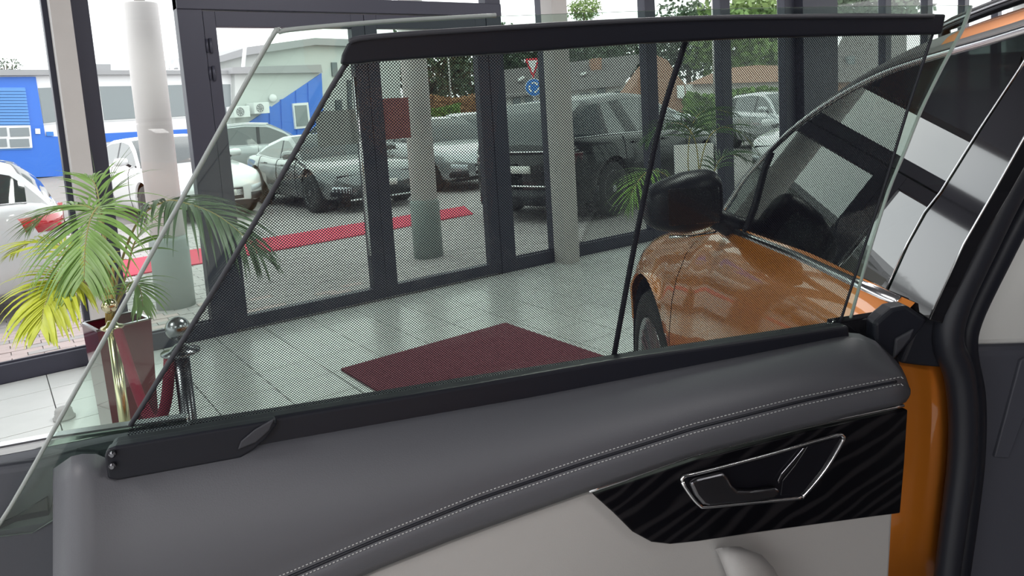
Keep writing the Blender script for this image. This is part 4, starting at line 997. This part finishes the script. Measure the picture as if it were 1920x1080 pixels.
# second palm behind the wing mirror
p2 = ondep(1290, 430, 5.3); q2 = empty('potted_palm', (p2[0], p2[1], 0), 'silhouetted palm standing indoors behind the wing mirror of the orange car', 'potted plant')
MB().lathe([(.14, 0), (.19, .42), (.20, .44), (.18, .44), (.17, .38)], n=28).build('pot', M['maroon'], q2, True)
MB().lathe([(.172, .35), (.172, .39)], n=24).build('soil', M['soil'], q2)
b2 = W2L(q2, p2)
for i, L_ in enumerate((
    ((1300, 620, 5.3), (1310, 400, 5.3), (1308, 290, 5.25), (1290, 240, 5.2), (1250, 232, 5.15), (1215, 262, 5.1)),
    ((1300, 620, 5.3), (1305, 400, 5.3), (1320, 280, 5.3), (1350, 240, 5.35), (1390, 250, 5.4), (1420, 285, 5.4)),
    ((1300, 620, 5.3), (1290, 420, 5.3), (1260, 340, 5.2), (1220, 320, 5.1), (1190, 350, 5.0), (1180, 385, 5.0)),
    ((1300, 620, 5.3), (1325, 420, 5.3), (1340, 320, 5.3), (1365, 290, 5.3), (1400, 300, 5.3)),
    ((1300, 620, 5.3), (1300, 400, 5.35), (1290, 300, 5.5), (1300, 230, 5.6), (1330, 205, 5.7), (1370, 212, 5.8)))):
    frond(q2, PXD(*L_), 22, .34, .007, M['leaf'] if i == 2 else M['leafd'], .7, .95, seed=20+i, t0=.5)
# white stand beside it
s2 = ondep(1300, 300, 6.3); zt2 = ondep(1300, 270, 6.3)[2]
e2 = empty('display_stand', (s2[0], s2[1], 0), 'white info stand indoors beside the silhouetted palm', 'stand', None, R_(-35))
MB().box(-.16, -.02, .6, .17, .02, zt2).build('panel', M['fixw'], e2, bevel=.004); MB().box(-.02, -.02, .02, .02, .02, .62).build('post', M['colgrey'], e2); MB().box(-.2, -.15, 0, .2, .15, .02).build('base', M['fixw'], e2, bevel=.004)

# ------------------------------------------------------------------ barrier posts and rope
def stanch(p, ztop_, rp, lab, ball, ring, m):
    e = empty('barrier_post', (p[0], p[1], 0), lab, 'barrier post')
    MB().lathe([(.15, 0), (.155, .008), (.14, .02), (.04, .035), (rp*1.1, .05)], n=32).build('base', m, e, True)
    MB().lathe([(rp, .04), (rp, ztop_-.12)], n=20).build('pole', m, e, True)
    MB().lathe([(.012, ztop_-.13), (ring*.6, ztop_-.122), (ring, ztop_-.112), (ring, ztop_-.106), (ring*.55, ztop_-.10), (.014, ztop_-.085)], n=32).build('ring', m, e, True)
    MB().lathe([(max(.002, ball*math.sin(t)), ztop_-ball-ball*math.cos(t)) for t in np.linspace(.25, PI, 14)], n=24).build('ball', m, e, True)
    return e
s1 = ondep(338, 655, 2.25); zt1 = ondep(334, 592, 2.25)[2]
stanch(s1, zt1, .024, 'dark polished barrier post with ball top, right of the maroon pot', .036, .056, M['dchrome'])
s3 = ondep(222, 700, 2.78); zt3 = ondep(203, 556, 2.78)[2]
stanch(s3, zt3, .0195, 'brass coloured barrier post directly in front of the maroon pot', .028, .04, M['gold'])
z1h = zt1-.108
rp_ = smoothpts(PXD((318, 668, 2.24), (316, 712, 2.24), (310, 760, 2.26), (296, 792, 2.32), (276, 776, 2.42), (252, 716, 2.55), (232, 654, 2.66), (222, 622, 2.73)), 7)
rpo = empty('barrier_rope', s1*[1, 1, 0]+ZZ*z1h, 'maroon velvet rope hanging between the two barrier posts', 'rope')
o = MB().tube([W2L(rpo, p) for p in rp_], .017, 12).build('rope', M['rope'], rpo, True)
for a_, b_ in ((rp_[0], s1*[1, 1, 0]+ZZ*z1h), (rp_[-1], s3*[1, 1, 0]+ZZ*(zt3-.108))):
    MB().tube([W2L(rpo, a_), W2L(rpo, b_)], .009, 8).build('end_hook', M['dchrome'], rpo, True)
dp = onz(121, 785)
tag(MB().lathe([(.052, 0), (.054, .012), (.044, .016), (.046, .024), (.042, .028), (.044, .036), (.040, .040), (.042, .048), (.038, .054), (.036, .060)], c=(dp[0], dp[1], 0.001), n=28).build('door_stop', mat('pale_grey_rubber', (.33, .34, .33), .6), smooth=True), 'small grey ribbed door stop on the tiles beside the maroon pot', 'door stop')
